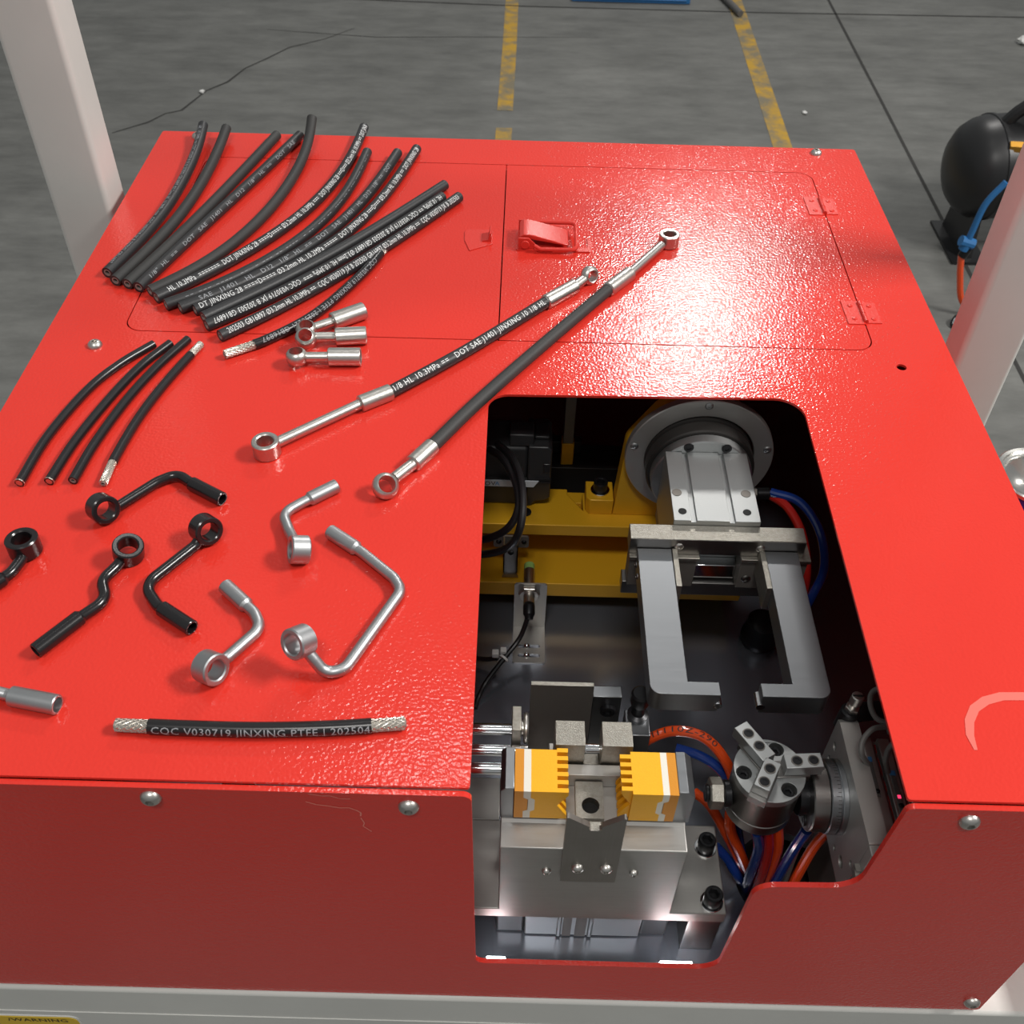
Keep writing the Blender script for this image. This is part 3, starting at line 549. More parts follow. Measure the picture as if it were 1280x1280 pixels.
sleeve(A[2], A[3], .0068, NICK, t); hp = spline([A[3] - (A[3] - A[2]) * .05, A[3], A[4], A[5], A[5] + (A[6] - A[5]) * .05], 10)
obj('hose', MB().tube(hp, .0053, 14), RUB, t)
print_on(hp, .0053, '1/8 HL 10.3MPa ==   DOT SAE J1401 JINXING 10 1/8 HL 10', .0070, 32, .055, .955, PRINT, t)
sleeve(A[5], A[6], .0068, NICK, t)
obj('neck', MB().tube([A[6], A[6].lerp(A[7], .75)], .0046, 16), NICK, t)
eye('banjo_ball', A[7] + V((.003, .002, .001)), (.55, -.75, .35), .0090, .0050, .0105, NICK, t, .004)
B_ = [V(p) for p in PATHS['asmB']]
t = thing('brake_hose_assembly', 'crimped plain black brake hose crossing the opening corner, steel eye at each end', 'brake hose', (B_[0].x, B_[0].y, 0), 'crimped brake hoses')
eye('banjo_ball', V((B_[0].x, B_[0].y, .0078)), (.35, -.45, .8), .0100, .0062, .0115, NICK, t, .0042)
obj('neck', MB().tube([B_[0].lerp(B_[1], .45) + V((0, 0, .002)), B_[2]], .0045, 16), NICK, t)
sleeve(B_[2], B_[3], .0068, NICK, t)
obj('hose', MB().tube(spline(B_[3:7], 8), .0054, 14), RUB2, t)
sleeve(B_[6], B_[7], .0068, NICK, t)
obj('pipe', MB().tube([B_[7], B_[8].lerp(B_[9], .35)], .0042, 16), NICK, t)
eye('banjo_eye', V((B_[9].x, B_[9].y, .0066)), (0, 0, 1), .0098, .0060, .0125, NICK, t)
# three loose end fittings
bl = ['uppermost of three loose steel end fittings', 'middle of three loose steel end fittings', 'lowest of three loose steel end fittings']
bax = [(0.1, -.15, .95), (.1, -.45, .85), (0, .05, 1)]
for i in range(3):
    q = [V(p) for p in PATHS['ban%d' % i]]
    t = thing('banjo_fitting', bl[i] + ' below the hose fan', 'hose fitting', (q[0].x, q[0].y, 0), 'loose banjo fittings')
    lift = .006 if i == 1 else 0
    eye('banjo_ball', V((q[0].x, q[0].y, .0082 + lift * .6)), bax[i], .0090, .0058, .0120, NICK, t, .0040)
    obj('neck', MB().tube([q[0].lerp(q[1], .75) + V((0, 0, lift * .5)), q[2]], .0042, 16), NICK, t)
    d = (q[3] - q[2]); Ls = d.length
    obj('sleeve', MB().lathe([(.0040, 0), (.0066, 0), (.0076, .0010), (.0076, Ls - .0006), (.0071, Ls), (.0060, Ls), (.0058, Ls - .016)], q[2], d, 26), NICK, t)
# bent pipes with an eye at one end
def bent_pipe(lab, path, rb, m, ax, r=.0038, rs=.0052, ro=.0102, ri=.0064, h=.0125, sl=None, ez=None, group=None, neye=1):
    q = [V(p) for p in path]
    t = thing('bent_pipe_fitting', lab, 'pipe fitting', (q[0].x, q[0].y, 0), group)
    c = V((q[0].x, q[0].y, ez if ez is not None else ro))
    d = (q[-1] - q[-2]).normalized(); L = (q[-1] - q[-2]).length; s0 = q[-1] - d * sl
    eye('eye', c, ax, ro, ri, h, m, t)
    start = c + (q[1] - c).normalized() * (ro - .0012)
    obj('pipe', MB().tube(fillet([start] + q[1:-1] + [s0], rb, 9), r, 14), m, t)
    obj('sleeve', MB().lathe([(r, -.001), (rs, .0008), (rs, sl - .0006), (rs - .0005, sl), (rs * .74, sl), (rs * .70, sl - .006), (rs * .3, sl - .006), (rs * .3, sl - .004)], s0, d, 24), m, t)
    return t
def perp(a, b, up=0.):
    d = V(b) - V(a); d.z = 0; d.normalize(); return (d.y, -d.x, up)
g1, g2 = 'black coated bent pipes', 'matte silver bent pipes'
P_ = PATHS
bent_pipe('black bent pipe at the foot of the thin hoses, its sleeve pointing right', P_['pA'], .020, BLK, (.68, -.62, .30), sl=.030, group=g1)
bent_pipe('black bent pipe cut off by the left edge, its eye lying flat', P_['pB'], .014, BLK, (0, .05, 1), sl=.020, ez=.0075, group=g1, ro=.0108, h=.0135)
bent_pipe('black pipe with a double bend, its eye facing up', P_['pC'], .012, BLK, (.25, -.15, 1), sl=.034, ez=.0085, group=g1)
bent_pipe('black L-shaped pipe with its eye standing on edge near the silver pipes', P_['pD'], .014, BLK, (.66, -.66, .28), sl=.028, group=g1)
bent_pipe('small silver elbow pipe just left of the plain brake hose end', P_['pE'], .018, ZINC, (-.88, -.28, .30), sl=.023, group=g2, ro=.0098, ri=.0060)
bent_pipe('silver elbow pipe with its eye nearest the front edge', P_['pF'], .014, ZINC, perp(P_['pF'][0], P_['pF'][1], .28), sl=.024, group=g2)
tg = bent_pipe('large silver U-shaped pipe with its eye raised off the hood', P_['pG'], .011, ZINC, (-.55, -.72, .42), sl=.026, ez=.0245, group=g2, ro=.0100)
bent_pipe('silver pipe sleeve sticking in from the left edge of the picture', P_['pH'], .006, ZINC, (0, 0, 1), sl=.030, rs=.0062, group=g2)
# ------------------------------------------------------------------ inside: base sheet and lamps
BZ = -.265
bp = obj('base_plate', plate('base_plate', fil2([(-.398, .302), (.368, .302), (.368, 1.098), (-.398, 1.098)], .002), [circ(.226, .374, .040, 40)], BZ - .010, BZ), POLISH, bevel=.0008)
tag(bp, 'polished grey metal base sheet inside the opening with a round cable hole', 'base plate')
obj('added_dark_tray', MB().box((-.395, .345, -.3085), (.366, 1.095, -.3055)), COLLAR_SHADE, fr)  # added dark sheet, hides the lit floor so the cable hole looks dark
ls = thing('lamp_strip', 'small white lamp strip behind the lower lip of the opening', 'lamp', (.07, .298, BZ + .012))
obj('housing', MB().box((-.016, .2964, BZ + .006), (.158, .3012, BZ + .012)), ALU, ls)
for x0, x1 in ((-.010, .004), (.118, .142)): obj('lamp_lens', MB().box((x0, .2970, BZ + .0122), (x1, .3010, BZ + .0162)), LED, ls, bevel=.0008)

# ------------------------------------------------------------------ clamp fixture
cf = thing('clamp_fixture', 'ground steel clamping fixture with orange toothed jaws at the front of the opening', 'clamp fixture', (.06, .35, BZ))
def bx(name, a, b, m, parent=cf, bev=.0006): return obj(name, MB().box(a, b), m, parent, bevel=bev)
bx('cross_plate', (-.10, .3131, -.208), (.160, .3815, -.195), STEELX, bev=.0008)
bx('support_leg', (.136, .3165, BZ + .0002), (.160, .372, -.2082), STEEL); bx('support_leg', (-.095, .3165, BZ + .0002), (-.07, .372, -.2082), STEEL)
bx('step_plate', (-.10, .384, -.215), (-.0032, .42, -.200), STEELX)
obj('main_block', MB().prism([(.3123, -.1948), (.3123, -.1015), (.3300, -.1015), (.3320, -.1000), (.3655, -.1000), (.3655, -.1948)], -.0022, .1195, 'yz'), STEELX, cf, bevel=.0009)
vp = plate('v_plate', fil2([(.0385, -.139), (.0752, -.139), (.0752, -.0535), (.0738, -.0535), (.0610, -.0640), (.0610, -.0690), (.0530, -.0690), (.0530, -.0640), (.0400, -.0535), (.0385, -.0535)], [.001, .001, .0004, .0004, .0005, .003, .003, .0005, .0004, .0004]),
           [rrect(.0471, -.1235, .0511, -.1150, .0018), rrect(.0656, -.1235, .0696, -.1150, .0018)], .3084, .3121, 'xz')
v_ = obj('v_notch_plate', vp, VST, cf, bevel=.0005)
for x in (.0491, .0676): screw('button', .0042, .0036, (x, .3084, -.1180), (0, -1, 0), NICK, v_)
for x in (.0293, .0873): screw('button', .0032, .0030, (x, .3123, -.1315), (0, -1, 0), NICK, cf)
for p in ((.1502, .3630), (.1502, .3220)):
    obj('washer', shared('washer', lambda: MB().ring((0, 0, .0009), (0, 0, 1), .0082, .0040, .0018, .0003)), CHROME, cf, loc=(p[0], p[1], -.195))
    screw('socket', .0065, .0125, (p[0], p[1], -.1932), (0, 0, 1), OXIDE, cf, 'socket_bolt')
# jaw holders
obj('jaw_holder', MB().prism(fil2([(-.0026, -.1000), (.0062, -.1000), (.0062, -.0625), (.0005, -.0625), (-.0026, -.0660)], [0, 0, 0, .0005, .001]), .3325, .3625, 'xz').box((.0062, .3325, -.1000), (.036, .3610, -.0958)), ALU, cf, bevel=.0005)
obj('jaw_holder', MB().prism(fil2([(.1215, -.1000), (.1105, -.1000), (.1105, -.0625), (.1165, -.0625), (.1215, -.0680)], [0, 0, 0, .001, .002]), .3325, .3625, 'xz').box((.083, .3325, -.1000), (.1105, .3610, -.0958)), ALU, cf, bevel=.0005)
def jaw(sg, xs, lab):
    """xs: holder face, strip edges, body edge, tooth root, tooth tip measured along x"""
    x0, x1, x2, x3, x4 = xs; jt, jb, ym = -.0622, -.0955, .0030 * sg
    def jog(xa, xb, mm, nm):
        pl = [(xa, jt), (xb, jt), (xb, -.0700), (xb + ym * .9, -.0722), (xb + ym * .9, -.0852), (xb, -.0872), (xb, jb), (xa, jb), (xa, -.0872), (xa + ym * .9, -.0852), (xa + ym * .9, -.0722), (xa, -.0700)]
        return obj(nm, MB().prism(pl, .3305, .3612, 'xz'), mm, j)
    j = bpy.data.objects.new('jaw', None); COL.objects.link(j); j.location = (x2, .345, jb); attach(j, cf); j['label'] = lab
    a = [(x0, jt), (x1, jt), (x1, -.0700), (x1 + ym, -.0722), (x1 + ym, -.0852), (x1, -.0872), (x1, jb), (x0, jb)]
    obj('outer_strip', MB().prism(a, .3305, .3612, 'xz'), GOLD2, j)
    jog(x1, x2, CREAM, 'cream_strip')
    mb = MB().prism([(x2, jt), (x3, jt), (x3, jb), (x2, jb), (x2, -.0872), (x2 + ym * .9, -.0852), (x2 + ym * .9, -.0722), (x2, -.0700)], .3305, .3612, 'xz')
    tp = [(x3, jt), (x4, jt), (x4, jt - .004), (x3 + (x4 - x3) * .06, -.0788), (x4, jb + .004), (x4, jb), (x3, jb)]
    pitch = .0307 / 10.6; n = 6 if sg > 0 else 5; off = 0 if sg > 0 else pitch * .85
    for k in range(n):
        y = .3305 + off + k * 2 * pitch; mb.prism(tp, y, y + pitch * 1.02, 'xz')
    obj('toothed_body', mb, GOLD, j)
    return j
jaw(1, (.0064, .0122, .0168, .0335, .0406), 'left orange clamping jaw with comb teeth')
jaw(-1, (.1103, .1045, .1004, .0812, .0742), 'right orange clamping jaw with comb teeth')
bx('jaw_foot', (.0295, .334, -.1000), (.0345, .338, -.0957), ALU)
# middle of the fixture
cb = plate('bored_block', rrect(.0470, .3292, .0655, .3560, .0008), [circ(.0567, .3385, .0058)], -.0998, -.092)
obj('bored_block', cb, GRAIN, cf, bevel=.0004)
obj('bore', MB().cyl((.0567, .3385, -.0997), (.0567, .3385, -.0992), .0058), HOLE, cf)
bx('cross_rail', (.0360, .3570, -.0998), (.0820, .3655, -.0860), STEELX)
bx('notch_highlight', (.0532, .3086, -.0735), (.0608, .3150, -.0688), GRAIN)  # light block added to imitate the bright bottom of the notch
for x0, x1 in ((.0327, .0525), (.0638, .0840)):
    b = bx('guide_post', (x0, .3667, -.0998), (x1, .3857, -.0650), GRAIN, bev=.0004)
bx('post_base', (.0300, .3657, -.1948), (.0870, .3900, -.0999), STEELX)
obj('shaft', MB().cyl((.0520, .3755, -.0830), (.0645, .3755, -.0830), .0036, 18), CHROME, cf)
bx('spacer', (.0526, .3690, -.0998), (.0637, .3850, -.0920), GRAIN)
sp = bx('rear_plate', (.0172, .4378, -.2000), (.0635, .4408, -.1000), DARKST, bev=.0004)
bx('rear_plate_edge', (.0174, .4376, -.1000), (.0633, .4410, -.0988), GRAIN, bev=.0002)
bx('rear_mount', (.0050, .4000, BZ + .0002), (.0900, .4376, -.1960), STEEL)
rb = bx('rear_bracket', (.0640, .4420, BZ + .0002), (.0858, .4520, -.1180), ALU)
screw('socket', .0058, .0040, (.0762, .4420, -.1330), (0, -1, 0), OXIDE, rb, 'socket_bolt')
sb = bx('stop_block', (.0872, .4106, BZ + .0002), (.1048, .4330, -.1200), ALU)
ad = obj('adjuster_screw', MB().lathe([(.0075, 0), (.0078, .004), (.0050, .0055), (.0046, .007), (.0046, .0165), (.0066, .0175), (.0072, .0200), (.0072, .0285), (.0058, .0300)], (.0962, .4270, -.1200), (0, 0, 1), 18), OXIDE, sb)
# guide rods running off to the left under the hood
gr = thing('guide_rods', 'three chromed guide rods running left from the fixture under the hood', 'guide rods', (-.08, .40, -.13))
for y, z, xe in ((.4131, -.1205, .0040), (.3975, -.1235, .0160), (.3810, -.1210, .0298)):
    obj('rod', MB().cyl((-.20, y, z), (xe, y, z), .0042, 20), CHROME, gr)
obj('stop_collar', MB().box((.0040, .4035, -.1330), (.0108, .4240, -.1060)), GRAIN, gr, bevel=.0006)
obj('washer', MB().cyl((.0112, .4140, -.1195), (.0125, .4140, -.1195), .0060).cyl((.0126, .4140, -.1195), (.0162, .4140, -.1195), .0115, 28, ch=.0012), NICK, gr)
obj('rod_carrier', MB().box((-.20, .375, -.150), (-.185, .425, -.095)), STEEL, gr, bevel=.001)
obj('carrier_foot', MB().box((-.205, .372, BZ + .0002), (-.180, .428, -.1502)), STEEL, gr, bevel=.001)
# air cylinder under the cross plate
ac = thing('air_cylinder', 'short silver air cylinder lying under the front cross plate', 'air cylinder', (.06, .34, BZ))
obj('body', MB().box((.018, .3240, -.2635), (.105, .3620, -.2125)).box((.042, .3222, -.2625), (.0455, .3242, -.2135)).box((.0655, .3222, -.2625), (.069, .3242, -.2135)), ALUB, ac, bevel=.0012)
for x0, x1 in ((.0465, .0530), (.0560, .0640)): obj('groove', MB().box((x0, .3232, -.2630), (x1, .3241, -.2130)), DARKST, ac)
for x0, x1 in ((-.004, .0178), (.1052, .126)): obj('end_cap', MB().box((x0, .3260, -.2640), (x1, .3600, -.2150)), SERVO, ac, bevel=.002)

# ------------------------------------------------------------------ ochre carrier frame at the back
yf = thing('carrier_frame', 'ochre painted steel carrier frame across the back of the opening', 'machine frame', (0, .72, BZ))
def yb(name, a, b, bev=.0008, m=YEL): return obj(name, MB().box(a, b), m, yf, bevel=bev)
yb('lower_plate', (-.33, .6370, -.2345), (.22, .7300, -.2165))
obj('upper_plate', MB().prism([(-.33, .6565), (.16, .6565), (.16, .6990), (.0660, .6990), (.0660, .6775), (.0520, .6980), (.0520, .7050), (-.33, .7050)], -.1705, -.1570), YEL, yf, bevel=.0008)
obj('shade_black_rail', MB().box((-.30, .7350, -.2000), (.16, .7700, -.1572)), COLLAR_SHADE, yf, bevel=.0008)  # black colour stands in for the shade behind the upper plate
yb('riser', (-.33, .7000, -.2165), (.16, .7150, -.1705)); yb('support_foot', (-.33, .70, BZ + .0002), (-.28, .85, -.2347)); yb('support_foot', (.12, .70, BZ + .0002), (.16, .85, -.2347))
obj('flange_plate', MB().prism(fil2([(.0930, -.1569), (.1600, -.1569), (.1900, -.1200), (.2000, -.0300), (.1600, -.0180), (.1250, -.0280), (.0985, -.0700)], [0, 0, .02, .03, .03, .03, .02]), .6725, .6900, 'xz'), YEL, yf, bevel=.0008)
ft = obj('flange_foot', MB().prism(fil2([(.0715, .6725), (.0930, .6725), (.0930, .6980), (.0680, .6980), (.0680, .6770)], [.0, 0, 0, 0, 0]), -.1570, -.1390), YEL, yf, bevel=.0008)
obj('washer', shared('washer2', lambda: MB().ring((0, 0, .0008), (0, 0, 1), .0088, .004, .0016, .0003)), CHROME, ft, loc=(.0810, .6860, -.1390)); screw('socket', .0066, .010, (.0810, .6860, -.1374), (0, 0, 1), OXIDE, ft, 'socket_bolt')
screw('socket', .0050, .0015, (.0130, .6720, -.1570), (0, 0, 1), OXIDE, yf, 'socket_bolt')
obj('upright', MB().box((.0470, .7400, -.1300), (.0570, .7500, -.0060)), GRY, yf, bevel=.0006); yb('upright_base', (.0460, .7390, -.1569), (.0580, .7520, -.1300)); yb('shade_black_wall', (.020, .7560, -.1569), (.066, .7660, -.1420), m=COLLAR_SHADE)  # wall behind the upright painted black, shade put into its colour
# limit clip hanging at the front of the carrier
cl = thing('steel_clip', 'small folded steel clip hanging at the front of the ochre carrier', 'bracket', (0, .65, -.216))
obj('clip_back', MB().prism(fil2([(-.0165, -.1855), (.0165, -.1855), (.0165, -.1710), (-.0165, -.1710)], .0025), .6540, .6562, 'xz'), DARKST, cl)
obj('clip_body', MB().box((-.0070, .6420, -.2080), (.0065, .6434, -.1715)).box((-.0070, .6420, -.2080), (-.0058, .6540, -.1715)).box((.0053, .6420, -.2080), (.0065, .6540, -.1715)).prism([(-.0058, -.2080), (.0053, -.2080), (.0075, -.2150), (-.0080, -.2150)], .6424, .6434, 'xz'), STEEL, cl)
for x, z in ((-.0115, -.178), (.0120, -.178)): screw('button', .0026, .0015, (x, .6540, z), (0, -1, 0), OXIDE, cl)
screw('button', .0028, .0018, (.0000, .6420, -.180), (0, -1, 0), OXIDE, cl)
# servo motor
sv = thing('servo_motor', 'black servo motor with a silver name sticker half under the hood', 'servo motor', (-.03, .70, -.157))
obj('body', MB().box((-.110, .6820, -.1565), (.0130, .7220, -.0860)), SERVO, sv, bevel=.003)
obj('encoder_cap', MB().prism(fil2([(.0132, -.1560), (.0170, -.1560), (.0210, -.1500), (.0310, -.1480), (.0345, -.1445), (.0345, -.0870), (.0310, -.0830), (.0132, -.0830)], [.0, .002, .002, .003, .002, .003, .002, 0]), .6800, .7200, 'xz'), SERVO, sv, bevel=.0012)
obj('connector_box', MB().box((-.0040, .6835, -.0858), (.0180, .7020, -.0720)).box((.0182, .69, -.0828), (.0320, .71, -.0790)), SERVO, sv, bevel=.0015)
for z in (-.1255, -.1215): obj('cap_rib', MB().box((.0200, .6786, z), (.0346, .6802, z + .0016)), PLB, sv)
obj('cap_window', MB().box((.0270, .6788, -.1130), (.0340, .6802, -.1020)), PLB, sv, bevel=.0008)
stk = obj('name_sticker', MB().prism([(-.075, -.1300), (.0190, -.1300), (.0235, -.1225), (-.075, -.1225)], .6781, .6790, 'xz'), STICK, sv)
obj('sticker_backing', MB().box((-.075, .6790, -.1310), (.0130, .6820, -.1215)), SERVO, sv)
flat_text('INOV', .0048, Matrix(((1, 0, 0, -.0335), (0, 0, -1, .6779), (0, 1, 0, -.1286), (0, 0, 0, 1))), PRINTB, stk); flat_text('A', .0048, Matrix(((1, 0, 0, -.0165), (0, 0, -1, .6779), (0, 1, 0, -.1286), (0, 0, 0, 1))), SBLUE, stk)
for i, lab in enumerate(('inner black motor cable looping down in front of the servo motor', 'outer black motor cable looping down in front of the servo motor')):
    p = spline(PATHS['servo_cable%d' % i], 8); p = p + [p[-1] + Vector((-.05, .03, -.01))]
    tag(obj('motor_cable', MB().tube(p, .0033, 12), PLB), lab, 'cable', 'motor cables')

# ------------------------------------------------------------------ proximity sensor on its bracket
ps = thing('proximity_sensor', 'proximity sensor with green tip on an angled steel bracket', 'sensor', (.0195, .60, BZ))
brk = obj('bracket', plate('bracket', rrect(.0042, .5790, .0346, .6235, .002), [rrect(.0090, .5965, .0300, .6005, .0018), rrect(.0090, .5855, .0300, .5895, .0018)], BZ, BZ + .0016), ALUS, ps, bevel=.0003)
obj('bracket_upright', plate('bracket_upright', fil2([(.0042, BZ + .0016), (.0346, BZ + .0016), (.0346, -.2000), (.0042, -.2000)], [0, 0, .0035, .0035]), [circ(.0180, -.2110, .0060)], .6219, .6235, 'xz'), ALUS, ps, bevel=.0003)
for y in (.5985, .5875): screw('button', .0030, .0028, (.0175, y, BZ + .0016), (0, 0, 1), CHROME, brk)
obj('barrel', MB().cyl((.0180, .6060, -.2110), (.0180, .6480, -.2110), .0052, 22), NICK, ps); obj('green_cap', MB().cyl((.0180, .6480, -.2110), (.0180, .6560, -.2110), .0050, 22, ch=.0008), GREEN, ps)
obj('nut', MB().lathe([(.0095, 0), (.0100, .0006), (.0100, .0038), (.0095, .0044), (.0053, .0044)], (.0180, .6173, -.2110), (0, 1, 0), 24, hexr=(0, 1, 2, 3)).ring((.018, .6165, -.211), (0, 1, 0), .0088, .0053, .0012, .0002), NICK, ps)
obj('cable_boot', MB().lathe([(.0050, 0), (.0054, .001), (.0054, .009), (.0042, .011), (.0036, .014)], (.0180, .6060, -.2110), (.02, -.75, -.40), 18), OXIDE, ps)
cp = spline([(.0182, .5985, -.2150)] + PATHS['sensor_cable'][2:], 8)
tag(obj('sensor_cable', MB().tube(cp, .0023, 10), PLB), 'thin black cable running from the sensor down to the base sheet', 'cable')
ct = thing('cable_tie', 'white nylon cable tie around the sensor cable', 'cable tie', (-.006, .585, -.245))
o_ = Vector(PATHS['sensor_cable'][3]); obj('strap', MB().ring(o_, (.6, .7, .3), .0048, .0036, .0022, .0002, 20), TIE, ct)
obj('tie_head', MB().box(o_ + Vector((-.0110, .000, .000)), o_ + Vector((-.0050, .006, .006))).box(o_ + Vector((-.0035, .003, .002)), o_ + Vector((.002, .0085, .0065))), TIE, ct, bevel=.0006)
sc2 = spline([o_ + Vector((-.006, .003, -.004)), o_ + Vector((-.02, .006, -.010)), o_ + Vector((-.045, .012, -.012)), o_ + Vector((-.09, .015, -.012))], 6)
tag(obj('sensor_cable', MB().tube(sc2, .0023, 10), PLB), 'second black cable leaving the cable tie to the left', 'cable')

# ------------------------------------------------------------------ fork gripper
GX, GZ = .1600, -.0765
fg = thing('fork_gripper', 'two-armed aluminium fork gripper reaching forward over the opening', 'gripper', (GX, .60, GZ))
def gb(name, a, b, m, bev=.0006): return obj(name, MB().box(a, b), m, fg, bevel=bev)
obj('flange_ring', MB().ring((GX + .001, .6680, GZ), (0, 1, 0), .0640, .0470, .0080, .0008, 64), ALUS, fg)
for a in (90, 168, 12): screw('button', .0036, .0012, (GX + .001 + .0585 * math.cos(math.radians(a)), .6640, GZ + .0585 * math.sin(math.radians(a))), (0, -1, 0), ALUB, fg)
obj('dark_collar', MB().lathe([(.0455, 0), (.0462, .001), (.0462, .007), (.0440, .008), (.0440, .0105), (.0462, .0115), (.0462, .0220), (.0450, .0230)], (GX, .6700, GZ), (0, -1, 0), 56), COLLAR_SHADE, fg)
obj('end_disc', MB().lathe([(.0420, 0), (.0428, .0008), (.0428, .0092), (.0415, .0100)], (GX, .6470, GZ), (0, -1, 0), 56), ALUB, fg)
for x in (-.0157, .0157): screw('socket', .0042, .0012, (GX + x, .6370, GZ + .0365), (0, -1, 0), OXIDE, fg)
body = [(-.0338, -.030), (.0338, -.030), (.0338, .0315), (.0140, .0315), (.0140, .0295), (.0100, .0295), (.0100, .0315), (-.0160, .0315), (-.0160, .0295), (-.0200, .0295), (-.0200, .0315), (-.0338, .0315)]
gbod = obj('body', MB().prism([(GX - .0007 + a, GZ + b) for a, b in body], .5572, .6369, 'xz'), ALUB, fg, bevel=.0004)
for x, y, r in ((.1305, .5880, .0034), (.1330, .5670, .0028), (.1855, .5885, .0034), (.1835, .5675, .0028)): obj('threaded_hole', MB().cyl((x, y, -.0449), (x, y, -.0447), r, 20).ring((x, y, -.0448), (0, 0, 1), r * 1.15, r, .0004, .00005, 20), HOLE if r < .003 else DARKST, gbod)
xb = obj('crossbar', MB().box((.0915, .5415, -.0665), (.2268, .5570, -.0500)), GRAIN, fg, bevel=.0005)
obj('crossbar_face', MB().box((.0918, .5411, -.0663), (.2265, .5415, -.0505)), STEEL, fg)
for x in (.1295, .1925): screw('button', .0036, .0014, (x, .5411, -.0580), (0, -1, 0), NICK, xb)
for x0, x1 in ((.0930, .1455), (.1800, .2320)):
    gb('slide_carriage', (x0, .5400, -.1030), (x1, .5560, -.0700), DARKST); gb('carriage_lip', (x0 - .001, .5370, -.0700), (x1 + .001, .5565, -.0667), GRAIN, .0003)
gb('guide_rail', (.1456, .5480, -.1010), (.1799, .5572, -.0860), CHROME); gb('lower_body', (.1260, .5573, -.1200), (.1930, .6368, -.1067), DARKST)
gb('lower_rail', (.0900, .5440, -.1180), (.2330, .5572, -.1035), STEEL)
screw('button', .0040, .0014, (.1870, .5400, -.0920), (0, -1, 0), STEEL, fg)
for s, xi in ((1, .1241), (-1, .1917)): gb('inner_plate', (xi, .5020, -.0830), (xi + .0042, .5400, -.0590), GRAIN, .0003)
for x0, x1, xt, lab in ((.0975, .1240, .1455, 'left fork arm'), (.2215, .1960, .1740, 'right fork arm')):
    s = 1 if x1 > x0 else -1
    pl = fil2([(x0, .5405), (x1, .5405), (x1, .4166), (xt, .4166), (xt, .4058), (x0, .4058)], [0, 0, 0, .0004, .0004, .0078], 10)
    ar = obj('arm', MB().prism(pl, -.0795, -.0600), ALU, fg, bevel=.0006, label=lab)
    obj('grip_groove', MB().cyl((xt - s * .0004, .4053, -.0725), (xt - s * .0004, .4164, -.0725), .0030, 18), CHROME, ar)
    for y in (.533, .521): screw('button', .0026, .0014, (x0, y, -.071), (-s, 0, 0), STEEL, ar)
# air lines at the back of the gripper
def airtube(path, m, lab, r=.0038, name='air_tube', group='air tubes inside the machine'):
    return tag(obj(name, MB().tube(spline(PATHS[path], 9), r, 12), m), lab, 'air tube', group)
airtube('red_back', REDT, 'dark red air tube curving down right behind the fork gripper'); airtube('blue_back', BLU, 'dark blue air tube arching right of the fork gripper')
fit = thing('air_fitting', 'grey push-in air fitting at the right side of the gripper', 'air fitting', (.21, .63, -.09)); obj('fitting_body', MB().cyl((.1935, .6330, -.0870), (.2080, .6330, -.0870), .0052, 6), DARKST, fit); obj('fitting_collar', MB().cyl((.2080, .6330, -.0870), (.2195, .6332, -.0868), .0050, 18, ch=.0008), OXIDE, fit)
# dark bulkhead on the base sheet under the right arm
tag(obj('round_buffer', MB().lathe([(.0170, 0), (.0180, .002), (.0180, .010), (.0160, .016), (.0150, .028), (.0100, .030)], (.2410, .6150, BZ), n=24), OXIDE), 'round black rubber buffer on the base sheet behind the right fork arm', 'buffer')

# ------------------------------------------------------------------ three-jaw chuck on the slide
CX, CY = .1755, .3610
hc = thing('three_jaw_gripper', 'round silver three-jaw gripper with a hex nut on its left', 'gripper', (CX, CY, -.126))
notch = []
for k in range(3):
    a = math.radians(65 + 120 * k + 2); notch.append(circ(CX + .0175 * math.cos(a), CY + .0175 * math.sin(a), .0052, 20))
obj('top_plate', plate('top_plate', circ(CX, CY, .0237, 56), notch, -.0860, -.0800), ALUB, hc, bevel=.0005)
obj('body', MB().lathe([(.0230, 0), (.0232, .0005), (.0232, .0095), (.0226, .0100), (.0226, .0106), (.0232, .0111), (.0232, .0385), (.0225, .0390)], (CX, CY, -.1252), (0, 0, 1), 56), STEEL, hc)
for k in range(3):
    a = math.radians(65 + 120 * k + 2); screw('socket', .0040, .003, (CX + .0175 * math.cos(a), CY + .0175 * math.sin(a), -.0862), (0, 0, 1), OXIDE, hc, 'socket_bolt')
    a = math.radians(65 + 120 * k + 15); obj('small_screw', shared('small_screw', lambda: MB().lathe([(.0021, 0), (.0021, .0003), (.0011, .0003), (.0009, .0001)], n=16, hexr=(3,))), ALUB, hc, loc=(CX + .0092 * math.cos(a), CY + .0092 * math.sin(a), -.0800))
